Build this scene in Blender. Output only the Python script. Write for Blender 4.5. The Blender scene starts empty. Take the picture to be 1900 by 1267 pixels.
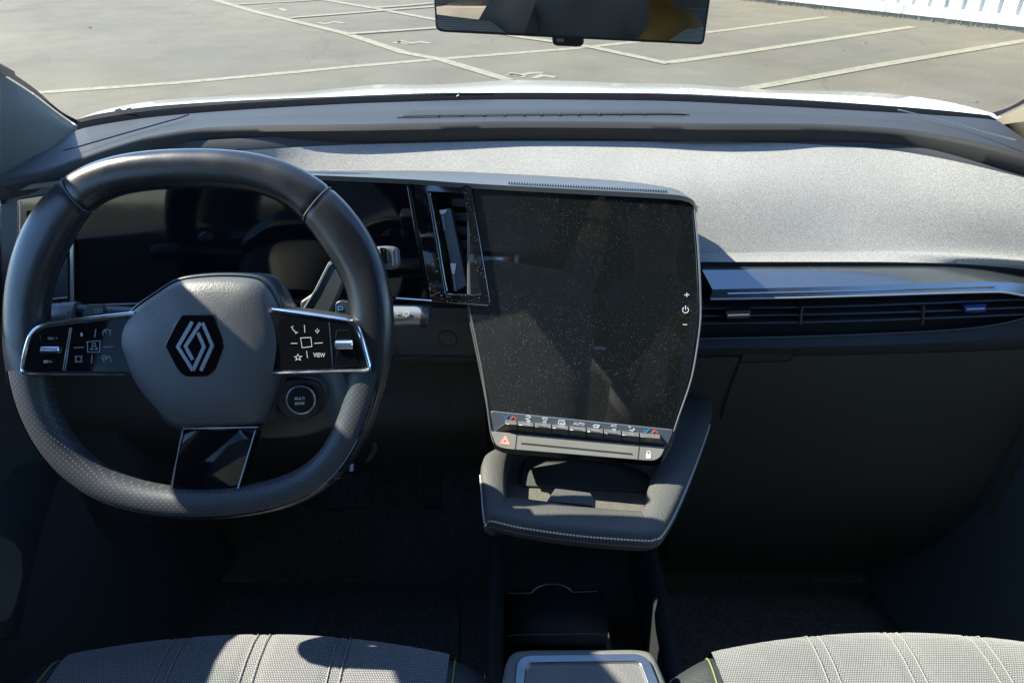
import bpy, math, random
import numpy as np
from mathutils import Vector
rad = math.radians
random.seed(7)
S = bpy.context.scene
COL = S.collection

# ------------------------------------------------------------------ camera, world, sun, exposure
PITCH = rad(31.0); CZ = 1.30; F = 1370.0
SP_, CP_ = math.sin(PITCH), math.cos(PITCH)
cam = bpy.data.cameras.new('camera'); camo = bpy.data.objects.new('camera', cam); COL.objects.link(camo)
camo.location = (0, 0, CZ); camo.rotation_euler = (math.pi/2 - PITCH, 0, 0)
cam.sensor_width = 36; cam.lens = 36*F/1900; cam.clip_start = 0.02; cam.clip_end = 500
S.camera = camo
SUN = Vector((-0.67, 0.12, 0.705)).normalized()
w = bpy.data.worlds.new('World'); S.world = w; w.use_nodes = True
nt = w.node_tree; sky = nt.nodes.new('ShaderNodeTexSky'); sky.sky_type = 'NISHITA'; sky.sun_disc = False
sky.sun_elevation = math.asin(SUN.z); sky.sun_rotation = math.atan2(SUN.x, SUN.y)
sky.air_density = 1.0; sky.dust_density = 0.15; sky.ozone_density = 4.0
bg = nt.nodes['Background']; tint = nt.nodes.new('ShaderNodeMix'); tint.data_type = 'RGBA'; tint.blend_type = 'MULTIPLY'; tint.inputs[0].default_value = 1
tint.inputs[7].default_value = (.84, .97, 1.12, 1); nt.links.new(sky.outputs[0], tint.inputs[6]); nt.links.new(tint.outputs[2], bg.inputs[0]); bg.inputs[1].default_value = 0.15
sl = bpy.data.lights.new('sun', 'SUN'); so = bpy.data.objects.new('sun', sl); COL.objects.link(so)
sl.energy = 5.0; sl.angle = rad(0.55); sl.color = (1.0, 0.92, 0.76)
so.rotation_euler = SUN.to_track_quat('Z', 'Y').to_euler()
S.view_settings.view_transform = 'Standard'; S.view_settings.look = 'None'
S.view_settings.exposure = 1.85; S.view_settings.gamma = 1.0; S.view_settings.use_curve_mapping = False
S.cycles.use_denoising = True; S.cycles.max_bounces = 10; S.cycles.diffuse_bounces = 7; S.cycles.transparent_max_bounces = 12
S.cycles.sample_clamp_indirect = 6.0

# ------------------------------------------------------------------ geometry helpers
def ray(px, py):
    a = (px - 950)/F; b = (633.5 - py)/F
    return Vector((a, CP_ + b*SP_, -SP_ + b*CP_))
C0 = Vector((0, 0, CZ))
def atY(px, py, Y): r = ray(px, py); return C0 + r*(Y/r.y)
def atZ(px, py, Z): r = ray(px, py); return C0 + r*((Z - CZ)/r.z)
def atD(px, py, D): return C0 + ray(px, py)*D
class Plane:
    def __init__(s, o, yaw, tilt):          # tilt: leaning away at the top; yaw > 0 faces left
        s.o = Vector(o); s.R = Vector((math.cos(yaw), -math.sin(yaw), 0))
        B = Vector((math.sin(yaw), math.cos(yaw), 0))
        s.U = Vector((0, 0, 1))*math.cos(tilt) + B*math.sin(tilt); s.N = s.R.cross(s.U)
    def l(s, px, py, h=0.0):
        r = ray(px, py); o = s.o + s.N*h; t = (o - C0).dot(s.N)/r.dot(s.N); p = C0 + r*t - o
        return (p.dot(s.R), p.dot(s.U))
    def w(s, a, b, h=0.0): return s.o + s.R*a + s.U*b + s.N*h
    def L(s, pts, h=0.0): return [s.l(x, y, h) for x, y in pts]

ORG = {}
def thing(name, label, cat, loc, group=None):
    o = bpy.data.objects.new(name, None); COL.objects.link(o); o.location = loc; o.empty_display_size = .05
    o['label'] = label; o['category'] = cat
    if group: o['group'] = group
    ORG[o] = Vector(loc); return o
def tag(o, label, cat, group=None, kind=None):
    o['label'] = label; o['category'] = cat
    if group: o['group'] = group
    if kind: o['kind'] = kind
    return o
def mk(name, V, Fc, mat, parent=None, bevel=0, smooth=True, ang=35, seg=2, solid=0):
    V = [Vector(v) for v in V]
    lo = Vector([min(v[i] for v in V) for i in range(3)]); hi = Vector([max(v[i] for v in V) for i in range(3)])
    c = (lo + hi)/2
    me = bpy.data.meshes.new(name); me.from_pydata([tuple(v - c) for v in V], [], Fc)
    import bmesh
    bm = bmesh.new(); bm.from_mesh(me); bmesh.ops.recalc_face_normals(bm, faces=bm.faces) if solid == 0 else None
    bm.to_mesh(me); bm.free()
    if smooth:
        me.polygons.foreach_set('use_smooth', [True]*len(me.polygons)); me.set_sharp_from_angle(angle=rad(ang))
    me.materials.append(mat); me.update()
    o = bpy.data.objects.new(name, me); COL.objects.link(o)
    ORG[o] = c
    if parent is not None:
        o.parent = parent; o.location = c - ORG[parent]
    else: o.location = c
    if solid:
        m = o.modifiers.new('solid', 'SOLIDIFY'); m.thickness = abs(solid); m.offset = -1 if solid > 0 else 1
    if bevel:
        m = o.modifiers.new('bevel', 'BEVEL'); m.width = bevel; m.segments = seg; m.limit_method = 'ANGLE'; m.angle_limit = rad(40)
        m.harden_normals = False
    return o
def interp(xs, ys, q):
    xs = np.array(xs, float); ys = np.array(ys, float); n = len(xs)
    if n == 1: return np.full(len(q), ys[0])
    d = np.diff(ys)/np.diff(xs); m = np.zeros(n); m[0] = d[0]; m[-1] = d[-1]
    for i in range(1, n-1):
        m[i] = 0 if d[i-1]*d[i] <= 0 else 2*d[i-1]*d[i]/(d[i-1]+d[i])
    out = []
    for x in q:
        i = int(np.clip(np.searchsorted(xs, x) - 1, 0, n-2)); h = xs[i+1]-xs[i]; t = (x-xs[i])/h
        out.append((2*t**3-3*t**2+1)*ys[i] + (t**3-2*t**2+t)*h*m[i] + (-2*t**3+3*t**2)*ys[i+1] + (t**3-t**2)*h*m[i+1])
    return np.array(out)
def row(pts, mode, val=None, n=90, dx=0, dy=0):
    xs = [p[0] for p in pts]; ys = [p[1] for p in pts]
    q = np.linspace(xs[0], xs[-1], n); yy = interp(xs, ys, q)
    if isinstance(val, (list, tuple)): vv = interp([v[0] for v in val], [v[1] for v in val], q)
    else: vv = np.full(n, val)
    f = {'Y': atY, 'Z': atZ, 'D': atD}[mode]
    return [f(float(x)+dx, float(y)+dy, float(v)) for x, y, v in zip(q, yy, vv)]
def shift(r, v): v = Vector(v); return [p + v for p in r]
def mix(a, b, t): return [p.lerp(q, t) for p, q in zip(a, b)]
def loft(name, rows, mat, parent=None, closed=False, **k):
    n = len(rows[0]); V = [p for r in rows for p in r]; Fc = []
    R = len(rows)
    for i in range(R - (0 if closed else 1)):
        for j in range(n-1):
            a = i*n+j; b = ((i+1) % R)*n+j
            Fc.append((a, a+1, b+1, b))
    if closed:
        Fc.append(tuple(i*n for i in range(R))); Fc.append(tuple(i*n+n-1 for i in range(R))[::-1])
    return mk(name, V, Fc, mat, parent, **k)
def box(name, lo, hi, mat, parent=None, bevel=0, **k):
    x0, y0, z0 = lo; x1, y1, z1 = hi
    V = [(x0,y0,z0),(x1,y0,z0),(x1,y1,z0),(x0,y1,z0),(x0,y0,z1),(x1,y0,z1),(x1,y1,z1),(x0,y1,z1)]
    return mk(name, V, [(0,3,2,1),(4,5,6,7),(0,1,5,4),(1,2,6,5),(2,3,7,6),(3,0,4,7)], mat, parent, bevel=bevel, **k)
def rnd(P, r, seg=5):
    if isinstance(r, (int, float)): r = [r]*len(P)
    out = []; n = len(P)
    for i in range(n):
        p = Vector(P[i]); a = Vector(P[i-1]); b = Vector(P[(i+1) % n]); ri = r[i]
        if ri <= 0: out.append(tuple(p)); continue
        da = (a-p); db = (b-p); la = min(ri, da.length*.48); lb = min(ri, db.length*.48)
        A = p + da.normalized()*la; B = p + db.normalized()*lb
        for k in range(seg+1):
            t = k/seg; q = A*(1-t)**2 + p*2*t*(1-t) + B*t*t; out.append(tuple(q))
    return out
def prism(name, P, out, h0, h1, mat, parent=None, bevel=0, taper=0, **k):
    n = len(out); c = Vector((sum(p[0] for p in out)/n, sum(p[1] for p in out)/n))
    bot = out
    V = [P.w(a, b, h0) for a, b in bot] + [P.w(a, b, h1) for a, b in out]
    Fc = [tuple(range(n))[::-1], tuple(range(n, 2*n))] + [(i, (i+1) % n, n+(i+1) % n, n+i) for i in range(n)]
    return mk(name, V, Fc, mat, parent, bevel=bevel, ang=30, **k)
def frame(name, P, outer, inner, h0, h1, mat, parent=None, bevel=0, hin=None):
    n = len(outer); hin = h1 if hin is None else hin
    V = [P.w(a, b, h0) for a, b in outer] + [P.w(a, b, h1) for a, b in outer] + [P.w(a, b, hin) for a, b in inner] + [P.w(a, b, h0) for a, b in inner]
    Fc = []
    for i in range(n):
        j = (i+1) % n
        for q in range(4):
            s0 = q*n; s1 = ((q+1) % 4)*n; Fc.append((s0+i, s0+j, s1+j, s1+i))
    return mk(name, V, Fc, mat, parent, bevel=bevel, ang=30)
def tube(name, pts, r, mat, parent=None, seg=8, closed=False, **k):
    pts = [Vector(p) for p in pts]; n = len(pts)
    rr = r if isinstance(r, (list, tuple)) else [r]*n
    V = []; up = Vector((0.13, -.3, .94)).normalized()
    for i in range(n):
        t = (pts[(i+1) % n] - pts[i-1]) if closed else (pts[min(i+1, n-1)] - pts[max(i-1, 0)])
        if t.length < 1e-9: t = Vector((0, 1, 0))
        t.normalize(); a = t.cross(up)
        if a.length < .05: a = t.cross(Vector((1, 0, 0)))
        a.normalize(); b = t.cross(a)
        for s in range(seg):
            an = 2*math.pi*s/seg; V.append(pts[i] + a*rr[i]*math.cos(an) + b*rr[i]*math.sin(an))
    Fc = []
    for i in range(n if closed else n-1):
        j = (i+1) % n
        for s in range(seg):
            Fc.append((i*seg+s, i*seg+(s+1) % seg, j*seg+(s+1) % seg, j*seg+s))
    if not closed:
        Fc.append(tuple(range(seg))); Fc.append(tuple((n-1)*seg+s for s in range(seg)))
    return mk(name, V, Fc, mat, parent, **k)
def bez(pts, n=60, closed=False):
    P = [Vector(p) for p in pts]; m = len(P); out = []
    segs = m if closed else m-1
    for k in range(n + (0 if closed else 1)):
        u = k/n*segs; i = min(int(u), segs-1); t = u-i
        g = (lambda q: P[q % m]) if closed else (lambda q: P[max(0, min(m-1, q))])
        p0, p1, p2, p3 = g(i-1), g(i), g(i+1), g(i+2)
        out.append(.5*((2*p1)+(p2-p0)*t+(2*p0-5*p1+4*p2-p3)*t*t+(3*p1-p0-3*p2+p3)*t**3))
    return out
def strokes(name, P, lines, wd, h, mat, parent=None, th=.0004, world=None, local=False):
    """printed marks: thin raised ribbons following pixel polylines lying in plane P"""
    V = []; Fc = []
    for ln in lines:
        pts = [Vector(p if local else P.l(p[0], p[1], h)) for p in ln]
        if len(pts) < 2: continue
        closed = (pts[0]-pts[-1]).length < 1e-7 and len(pts) > 2
        if closed: pts = pts[:-1]
        n = len(pts); base = len(V)
        for i in range(n):
            if closed: a, b = pts[i]-pts[i-1], pts[(i+1) % n]-pts[i]
            else: a = pts[i]-pts[max(i-1, 0)]; b = pts[min(i+1, n-1)]-pts[i]
            if a.length < 1e-9: a = b
            if b.length < 1e-9: b = a
            a = a.normalized(); b = b.normalized(); t = a+b
            t = t.normalized() if t.length > 1e-4 else a
            nn = Vector((-t.y, t.x)); sc = 1/max(.35, abs(nn.dot(Vector((-a.y, a.x)))))
            for sgn, hh in ((1, h), (1, h+th), (-1, h+th), (-1, h)):
                q = pts[i]+nn*sgn*wd/2*sc; V.append(P.w(q.x, q.y, hh))
        for i in range(n if closed else n-1):
            j = (i+1) % n
            for s in range(4):
                Fc.append((base+i*4+s, base+i*4+(s+1) % 4, base+j*4+(s+1) % 4, base+j*4+s))
        if not closed:
            Fc.append(tuple(base+s for s in range(4))); Fc.append(tuple(base+(n-1)*4+s for s in range(4)))
    return mk(name, V, Fc, mat, parent, smooth=False)
def text(name, P, s, px, py, capm, h, mat, parent=None, sx=1.0, th=.0003, rot=0):
    cu = bpy.data.curves.new('t', 'FONT'); cu.body = s; cu.align_x = 'CENTER'; cu.align_y = 'CENTER'; cu.size = 1; cu.offset = .012
    cu.resolution_u = 3; cu.extrude = .02
    to = bpy.data.objects.new('t', cu); COL.objects.link(to)
    dg = bpy.context.evaluated_depsgraph_get(); me = bpy.data.meshes.new_from_object(to.evaluated_get(dg))
    a0, b0 = P.l(px, py, h); k = capm/.72; V = []
    for v in me.vertices:
        x, y = v.co.x*k*sx, v.co.y*k
        x, y = x*math.cos(rot)-y*math.sin(rot), x*math.sin(rot)+y*math.cos(rot)
        V.append(P.w(a0+x, b0+y, h+th*(1 if v.co.z > 0 else 0)))
    Fc = [tuple(p.vertices) for p in me.polygons]
    bpy.data.objects.remove(to); bpy.data.meshes.remove(me); bpy.data.curves.remove(cu)
    return mk(name, V, Fc, mat, parent, smooth=False)
def arc(cx, cy, rx, ry, a0, a1, n=14):
    return [(cx+rx*math.cos(rad(a0+(a1-a0)*i/n)), cy-ry*math.sin(rad(a0+(a1-a0)*i/n))) for i in range(n+1)]

# ------------------------------------------------------------------ materials
def M(name, col, rough=.5, metal=0, spec=.5, coat=0, grain=None, mottle=None, sheen=0, rvar=None, dust=None):
    m = bpy.data.materials.new(name); m.use_nodes = True; n = m.node_tree; b = n.nodes['Principled BSDF']; L = n.links.new
    b.inputs['Base Color'].default_value = (*col, 1); b.inputs['Roughness'].default_value = rough
    b.inputs['Metallic'].default_value = metal; b.inputs['Specular IOR Level'].default_value = spec
    b.inputs['Coat Weight'].default_value = coat; b.inputs['Coat Roughness'].default_value = .03
    b.inputs['Sheen Weight'].default_value = sheen
    tc = n.nodes.new('ShaderNodeTexCoord')
    colsock = None
    if mottle:
        t = n.nodes.new('ShaderNodeTexNoise'); t.inputs['Scale'].default_value = mottle[0]; t.inputs['Detail'].default_value = 5
        L(tc.outputs['Object'], t.inputs['Vector'])
        r = n.nodes.new('ShaderNodeMapRange'); r.inputs[1].default_value = .3; r.inputs[2].default_value = .7
        r.inputs[3].default_value = 1-mottle[1]; r.inputs[4].default_value = 1+mottle[1]; L(t.outputs[0], r.inputs[0])
        x = n.nodes.new('ShaderNodeMix'); x.data_type = 'RGBA'; x.blend_type = 'MULTIPLY'; x.inputs[0].default_value = 1
        x.inputs[6].default_value = (*col, 1); L(r.outputs[0], x.inputs[7]); L(x.outputs[2], b.inputs['Base Color']); colsock = x.outputs[2]
    if rvar:
        t = n.nodes.new('ShaderNodeTexNoise'); t.inputs['Scale'].default_value = rvar[0]; t.inputs['Detail'].default_value = 6
        L(tc.outputs['Object'], t.inputs['Vector']); r = n.nodes.new('ShaderNodeMapRange')
        r.inputs[1].default_value = .3; r.inputs[2].default_value = .7; r.inputs[3].default_value = rough*(1-rvar[1]); r.inputs[4].default_value = rough*(1+rvar[1])
        L(t.outputs[0], r.inputs[0]); L(r.outputs[0], b.inputs['Roughness'])
    if grain:                                   # (kind, scale, strength)
        if grain[0] == 'v': t = n.nodes.new('ShaderNodeTexVoronoi'); t.feature = 'SMOOTH_F1' if False else 'F1'; out = 'Distance'
        else: t = n.nodes.new('ShaderNodeTexNoise'); t.inputs['Detail'].default_value = 3; out = 0
        t.inputs['Scale'].default_value = grain[1]
        L(tc.outputs['Object'], t.inputs['Vector']); bp = n.nodes.new('ShaderNodeBump'); bp.inputs['Strength'].default_value = grain[2]
        bp.inputs['Distance'].default_value = 1/grain[1]*.6; bp.invert = grain[0] == 'v'
        L(t.outputs[out], bp.inputs['Height']); L(bp.outputs[0], b.inputs['Normal'])
    if dust:                                    # (cell scale, speck radius, share) : specks of dust lying on the surface
        vo = n.nodes.new('ShaderNodeTexVoronoi'); vo.inputs['Scale'].default_value = dust[0]; L(tc.outputs['Object'], vo.inputs['Vector'])
        sep = n.nodes.new('ShaderNodeSeparateColor'); L(vo.outputs['Color'], sep.inputs[0])
        nn = n.nodes.new('ShaderNodeTexNoise'); nn.inputs['Scale'].default_value = 6; nn.inputs['Detail'].default_value = 3; L(tc.outputs['Object'], nn.inputs['Vector'])
        sz = n.nodes.new('ShaderNodeMath'); sz.operation = 'MULTIPLY'; L(sep.outputs[0], sz.inputs[0]); sz.inputs[1].default_value = dust[1]
        lt = n.nodes.new('ShaderNodeMath'); lt.operation = 'LESS_THAN'; L(vo.outputs['Distance'], lt.inputs[0]); L(sz.outputs[0], lt.inputs[1])
        gt = n.nodes.new('ShaderNodeMath'); gt.operation = 'GREATER_THAN'; L(sep.outputs[1], gt.inputs[0]); gt.inputs[1].default_value = 1-dust[2]
        mu = n.nodes.new('ShaderNodeMath'); mu.operation = 'MULTIPLY'; L(lt.outputs[0], mu.inputs[0]); L(gt.outputs[0], mu.inputs[1])
        mr = n.nodes.new('ShaderNodeMapRange'); mr.inputs[1].default_value = .40; mr.inputs[2].default_value = .66; mr.inputs[3].default_value = .2; L(nn.outputs[0], mr.inputs[0])
        m2 = n.nodes.new('ShaderNodeMath'); m2.operation = 'MULTIPLY'; L(mu.outputs[0], m2.inputs[0]); L(mr.outputs[0], m2.inputs[1])
        df = n.nodes.new('ShaderNodeBsdfDiffuse'); df.inputs[0].default_value = (.42, .43, .39, 1)
        ms = n.nodes.new('ShaderNodeMixShader'); L(m2.outputs[0], ms.inputs[0]); L(b.outputs[0], ms.inputs[1]); L(df.outputs[0], ms.inputs[2])
        L(ms.outputs[0], n.nodes['Material Output'].inputs[0])
    return m
def nd(n, op, a, b=None):
    x = n.nodes.new('ShaderNodeMath'); x.operation = op
    for i, v in enumerate((a, b)):
        if v is None: continue
        if isinstance(v, (int, float)): x.inputs[i].default_value = v
        else: n.links.new(v, x.inputs[i])
    return x.outputs[0]
def weave(name, dark, light, p, axes='XY', dash=1.0, noise=(900, .3), rough=.95):
    m = bpy.data.materials.new(name); m.use_nodes = True; n = m.node_tree; b = n.nodes['Principled BSDF']; L = n.links.new
    tc = n.nodes.new('ShaderNodeTexCoord'); sp = n.nodes.new('ShaderNodeSeparateXYZ'); L(tc.outputs['Object'], sp.inputs[0])
    X = sp.outputs['XYZ'.index(axes[0])]; Y = sp.outputs['XYZ'.index(axes[1])]
    ri = nd(n, 'FLOOR', nd(n, 'DIVIDE', Y, p))
    s1 = nd(n, 'ABSOLUTE', nd(n, 'SINE', nd(n, 'ADD', nd(n, 'MULTIPLY', X, math.pi/(p*dash)), nd(n, 'MULTIPLY', ri, math.pi/2))))
    s2 = nd(n, 'ABSOLUTE', nd(n, 'SINE', nd(n, 'MULTIPLY', Y, math.pi/p)))
    d = nd(n, 'MULTIPLY', s1, s2)
    t = n.nodes.new('ShaderNodeTexNoise'); t.inputs['Scale'].default_value = noise[0]; L(tc.outputs['Object'], t.inputs['Vector'])
    t2 = n.nodes.new('ShaderNodeTexNoise'); t2.inputs['Scale'].default_value = 14; t2.inputs['Detail'].default_value = 4; L(tc.outputs['Object'], t2.inputs['Vector'])
    d = nd(n, 'ADD', d, nd(n, 'MULTIPLY', nd(n, 'SUBTRACT', t.outputs[0], .5), noise[1]*3))
    d = nd(n, 'ADD', d, nd(n, 'MULTIPLY', nd(n, 'SUBTRACT', t2.outputs[0], .5), .4))
    r = n.nodes.new('ShaderNodeValToRGB'); r.color_ramp.elements[0].position = .12; r.color_ramp.elements[1].position = .75
    r.color_ramp.elements[0].color = (*dark, 1); r.color_ramp.elements[1].color = (*light, 1); L(d, r.inputs[0]); L(r.outputs[0], b.inputs['Base Color'])
    b.inputs['Roughness'].default_value = rough; b.inputs['Sheen Weight'].default_value = .25; b.inputs['Specular IOR Level'].default_value = .2
    bp = n.nodes.new('ShaderNodeBump'); bp.inputs['Strength'].default_value = .6; bp.inputs['Distance'].default_value = .001; L(d, bp.inputs['Height']); L(bp.outputs[0], b.inputs['Normal'])
    return m
def glassmat(name, tint, refl=.06, film=0):
    m = bpy.data.materials.new(name); m.use_nodes = True; n = m.node_tree; n.nodes.remove(n.nodes['Principled BSDF'])
    t = n.nodes.new('ShaderNodeBsdfTransparent'); t.inputs[0].default_value = (*tint, 1)
    g = n.nodes.new('ShaderNodeBsdfGlossy'); g.inputs['Roughness'].default_value = .02
    lw = n.nodes.new('ShaderNodeLayerWeight'); lw.inputs[0].default_value = .5
    f = nd(n, 'ADD', nd(n, 'MULTIPLY', nd(n, 'POWER', lw.outputs['Facing'], 4.0), .6), refl)
    x = n.nodes.new('ShaderNodeMixShader'); n.links.new(f, x.inputs[0]); n.links.new(t.outputs[0], x.inputs[1]); n.links.new(g.outputs[0], x.inputs[2])
    if film:                                    # thin film of dust and smears, mixed in to give a pale haze
        tc = n.nodes.new('ShaderNodeTexCoord'); t1_ = n.nodes.new('ShaderNodeTexNoise'); t1_.inputs['Scale'].default_value = 7; t1_.inputs['Detail'].default_value = 6; n.links.new(tc.outputs['Object'], t1_.inputs['Vector'])
        df = n.nodes.new('ShaderNodeBsdfTranslucent'); df.inputs[0].default_value = (.8, .8, .76, 1)
        d2 = n.nodes.new('ShaderNodeBsdfDiffuse'); d2.inputs[0].default_value = (.8, .8, .76, 1); a_ = n.nodes.new('ShaderNodeAddShader'); n.links.new(df.outputs[0], a_.inputs[0]); n.links.new(d2.outputs[0], a_.inputs[1])
        y = n.nodes.new('ShaderNodeMixShader'); n.links.new(nd(n, 'MULTIPLY', t1_.outputs[0], film*2), y.inputs[0]); n.links.new(x.outputs[0], y.inputs[1]); n.links.new(a_.outputs[0], y.inputs[2]); x = y
    n.links.new(x.outputs[0], n.nodes['Material Output'].inputs[0]); return m

m_pad = M('dash_pad_plastic', (.027, .027, .027), .6, spec=.22, grain=('n', 1300, .35), mottle=(9, .08), dust=(420, .13, .05))
m_padside = M('dash_groove_plastic', (.020, .024, .030), .6, grain=('n', 900, .3))
m_soft = M('soft_trim', (.028, .034, .040), .75, spec=.3, grain=('n', 700, .3), mottle=(8, .15))
m_lower = M('lower_dash_plastic', (.052, .056, .050), .7, spec=.3, grain=('n', 800, .3))
m_leather = M('wheel_leather', (.013, .015, .018), .31, spec=.6, grain=('v', 900, .10), mottle=(14, .2), rvar=(22, .35))
m_hub = M('airbag_cover_grain', (.072, .076, .078), .44, spec=.5, grain=('v', 780, .30), mottle=(10, .08))
m_shell = M('wheel_shell_plastic', (.022, .026, .030), .42, grain=('n', 900, .2))
m_gloss = M('piano_black', (.003, .0035, .005), .05, spec=.5, rvar=(30, .5), dust=(520, .11, .10))
m_glossd = M('dusty_piano_black', (.003, .0035, .004), .08, coat=.8, rvar=(20, .6), dust=(700, .30, .40))
m_screen = M('screen_glass', (.008, .010, .011), .03, spec=.85, rvar=(12, .5), dust=(900, .27, .36))
m_chrome = M('satin_chrome', (.55, .58, .64), .18, metal=1, rvar=(60, .3))
m_satin = M('satin_silver_plastic', (.30, .31, .32), .35, metal=.6, grain=('n', 1500, .1))
m_case = M('screen_case', (.10, .108, .115), .42, metal=.3, spec=.5)
m_keys = M('key_metal', (.33, .34, .35), .28, metal=.75, spec=.5)
m_plate = M('key_plate', (.20, .20, .195), .45, metal=.2, spec=.5, mottle=(30, .06), dust=(600, .12, .10))
m_band = M('key_band', (.10, .125, .16), .35, metal=.3)
m_trim = M('brushed_trim', (.20, .225, .245), .24, metal=.9, rvar=(25, .25), dust=(300, .12, .06))
m_vent = M('vent_plastic', (.028, .036, .040), .45, grain=('n', 900, .15))
m_ink = M('printed_white', (.62, .64, .66), .6)
m_ink_sunlit = M('printed_white_sunlit', (.36, .37, .38), .6)  # same white print, dimmed in colour where the sun lights the right spoke
m_inkdim = M('printed_grey', (.19, .21, .23), .6)
m_red = M('printed_red', (.85, .10, .08), .6)
m_pink = M('hazard_pink', (.80, .30, .25), .6)
m_blue = M('printed_blue', (.02, .22, .62), .6)
m_tray = M('tray_leather', (.070, .072, .072), .52, spec=.45, grain=('v', 560, .4), mottle=(12, .1))
m_rubber = M('tray_rubber', (.085, .083, .075), .8, grain=('n', 420, .8), mottle=(60, .15))
m_thread = M('pale_thread', (.62, .62, .58), .8)
m_dthread = M('dark_thread', (.06, .07, .08), .8)
m_green = M('green_thread', (.17, .20, .05), .9)
m_carpet = M('carpet', (.11, .115, .105), 1, spec=.05, grain=('n', 420, 1), mottle=(160, .3))
m_mat = M('floor_mat', (.12, .12, .12), 1, spec=.05, grain=('n', 600, 1), mottle=(140, .3))
m_pillar = M('pillar_trim', (.11, .10, .07), .8, spec=.12, grain=('n', 1100, .25), mottle=(6, .06))
m_head = M('headliner', (.14, .14, .13), .95, spec=.1, grain=('n', 900, .3))
m_door = M('door_trim', (.05, .062, .062), .6, grain=('n', 700, .3))
m_seal = M('windscreen_frit', (.006, .007, .009), .95, spec=.0)
m_frit = M('ceramic_band', (.006, .007, .012), .85, spec=.08)
m_paint = M('white_paint', (.62, .63, .62), .25, coat=1, spec=.5, mottle=(4, .02))
m_mirror = M('mirror_glass', (.70, .64, .56), .0, metal=1)
m_mframe = M('mirror_case', (.025, .02, .022), .35)
m_cwall = M('console_plastic', (.016, .019, .022), .6, grain=('n', 700, .3))
m_cloth = weave('dash_cloth', (.21, .208, .20), (.43, .425, .405), .0006, 'XY', 1.0, (620, .6))
m_seat = weave('seat_cloth', (.06, .066, .074), (.225, .23, .23), .0025, 'XY', 1.0, (800, .25))
m_seatv = weave('seat_cloth_upright', (.07, .075, .08), (.34, .345, .34), .0030, 'XZ', 1.0, (800, .25))
m_bolster = M('bolster_vinyl', (.03, .035, .04), .5, grain=('v', 420, .3), mottle=(10, .1))
m_steel = M('pedal_steel', (.5, .52, .52), .3, metal=.9)
m_glass = glassmat('windscreen_glass', (.90, .93, .89), .035, .022)
m_sideglass = glassmat('side_glass', (.88, .92, .90), .04)
m_privacy = glassmat('privacy_glass', (.34, .37, .36), .05)
m_jacket = M('yellow_jacket', (.34, .19, .04), .8, mottle=(8, .15))

def asphalt():
    m = bpy.data.materials.new('asphalt'); m.use_nodes = True; n = m.node_tree; b = n.nodes['Principled BSDF']; L = n.links.new
    tc = n.nodes.new('ShaderNodeTexCoord')
    def N(sc, det=4, ro=.6):
        t = n.nodes.new('ShaderNodeTexNoise'); t.inputs['Scale'].default_value = sc; t.inputs['Detail'].default_value = det; t.inputs['Roughness'].default_value = ro
        L(tc.outputs['Object'], t.inputs['Vector']); return t.outputs[0]
    def R(a, lo, hi, o0, o1):
        r = n.nodes.new('ShaderNodeMapRange'); L(a, r.inputs[0])
        for i, v in enumerate((lo, hi, o0, o1)): r.inputs[i+1].default_value = v
        return r.outputs[0]
    a = R(N(.35, 5), .35, .65, .78, 1.2); c = R(N(2.2, 6), .3, .7, .86, 1.14); d = R(N(55, 3, .8), .3, .7, .62, 1.4)
    e = R(N(.9, 2), .60, .66, 1, .86)
    vc = n.nodes.new('ShaderNodeTexVoronoi'); vc.feature = 'DISTANCE_TO_EDGE'; vc.inputs['Scale'].default_value = .55
    wv = n.nodes.new('ShaderNodeTexNoise'); wv.inputs['Scale'].default_value = 1.6; wv.inputs['Detail'].default_value = 5; L(tc.outputs['Object'], wv.inputs['Vector'])
    mx = n.nodes.new('ShaderNodeMix'); mx.data_type = 'RGBA'; mx.inputs[0].default_value = .35; L(tc.outputs['Object'], mx.inputs[6]); L(wv.outputs['Color'], mx.inputs[7]); L(mx.outputs[2], vc.inputs['Vector'])
    ck = R(vc.outputs['Distance'], .0, .006, .68, 1); st = R(N(1.3, 4), .66, .72, 1, .80)
    e = nd(n, 'MULTIPLY', e, nd(n, 'MULTIPLY', ck, st))
    v = nd(n, 'MULTIPLY', nd(n, 'MULTIPLY', a, c), nd(n, 'MULTIPLY', d, e))
    x = n.nodes.new('ShaderNodeMix'); x.data_type = 'RGBA'; L(R(N(.6, 3), .35, .65, 0, 1), x.inputs[0])
    x.inputs[6].default_value = (.080, .071, .043, 1); x.inputs[7].default_value = (.085, .071, .043, 1)
    y = n.nodes.new('ShaderNodeMix'); y.data_type = 'RGBA'; y.blend_type = 'MULTIPLY'; y.inputs[0].default_value = 1; L(x.outputs[2], y.inputs[6]); L(v, y.inputs[7])
    L(y.outputs[2], b.inputs['Base Color']); b.inputs['Roughness'].default_value = .9
    bp = n.nodes.new('ShaderNodeBump'); bp.inputs['Strength'].default_value = .5; bp.inputs['Distance'].default_value = .01; L(N(70, 3, .8), bp.inputs['Height']); L(bp.outputs[0], b.inputs['Normal'])
    return m
m_asph = asphalt()
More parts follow.
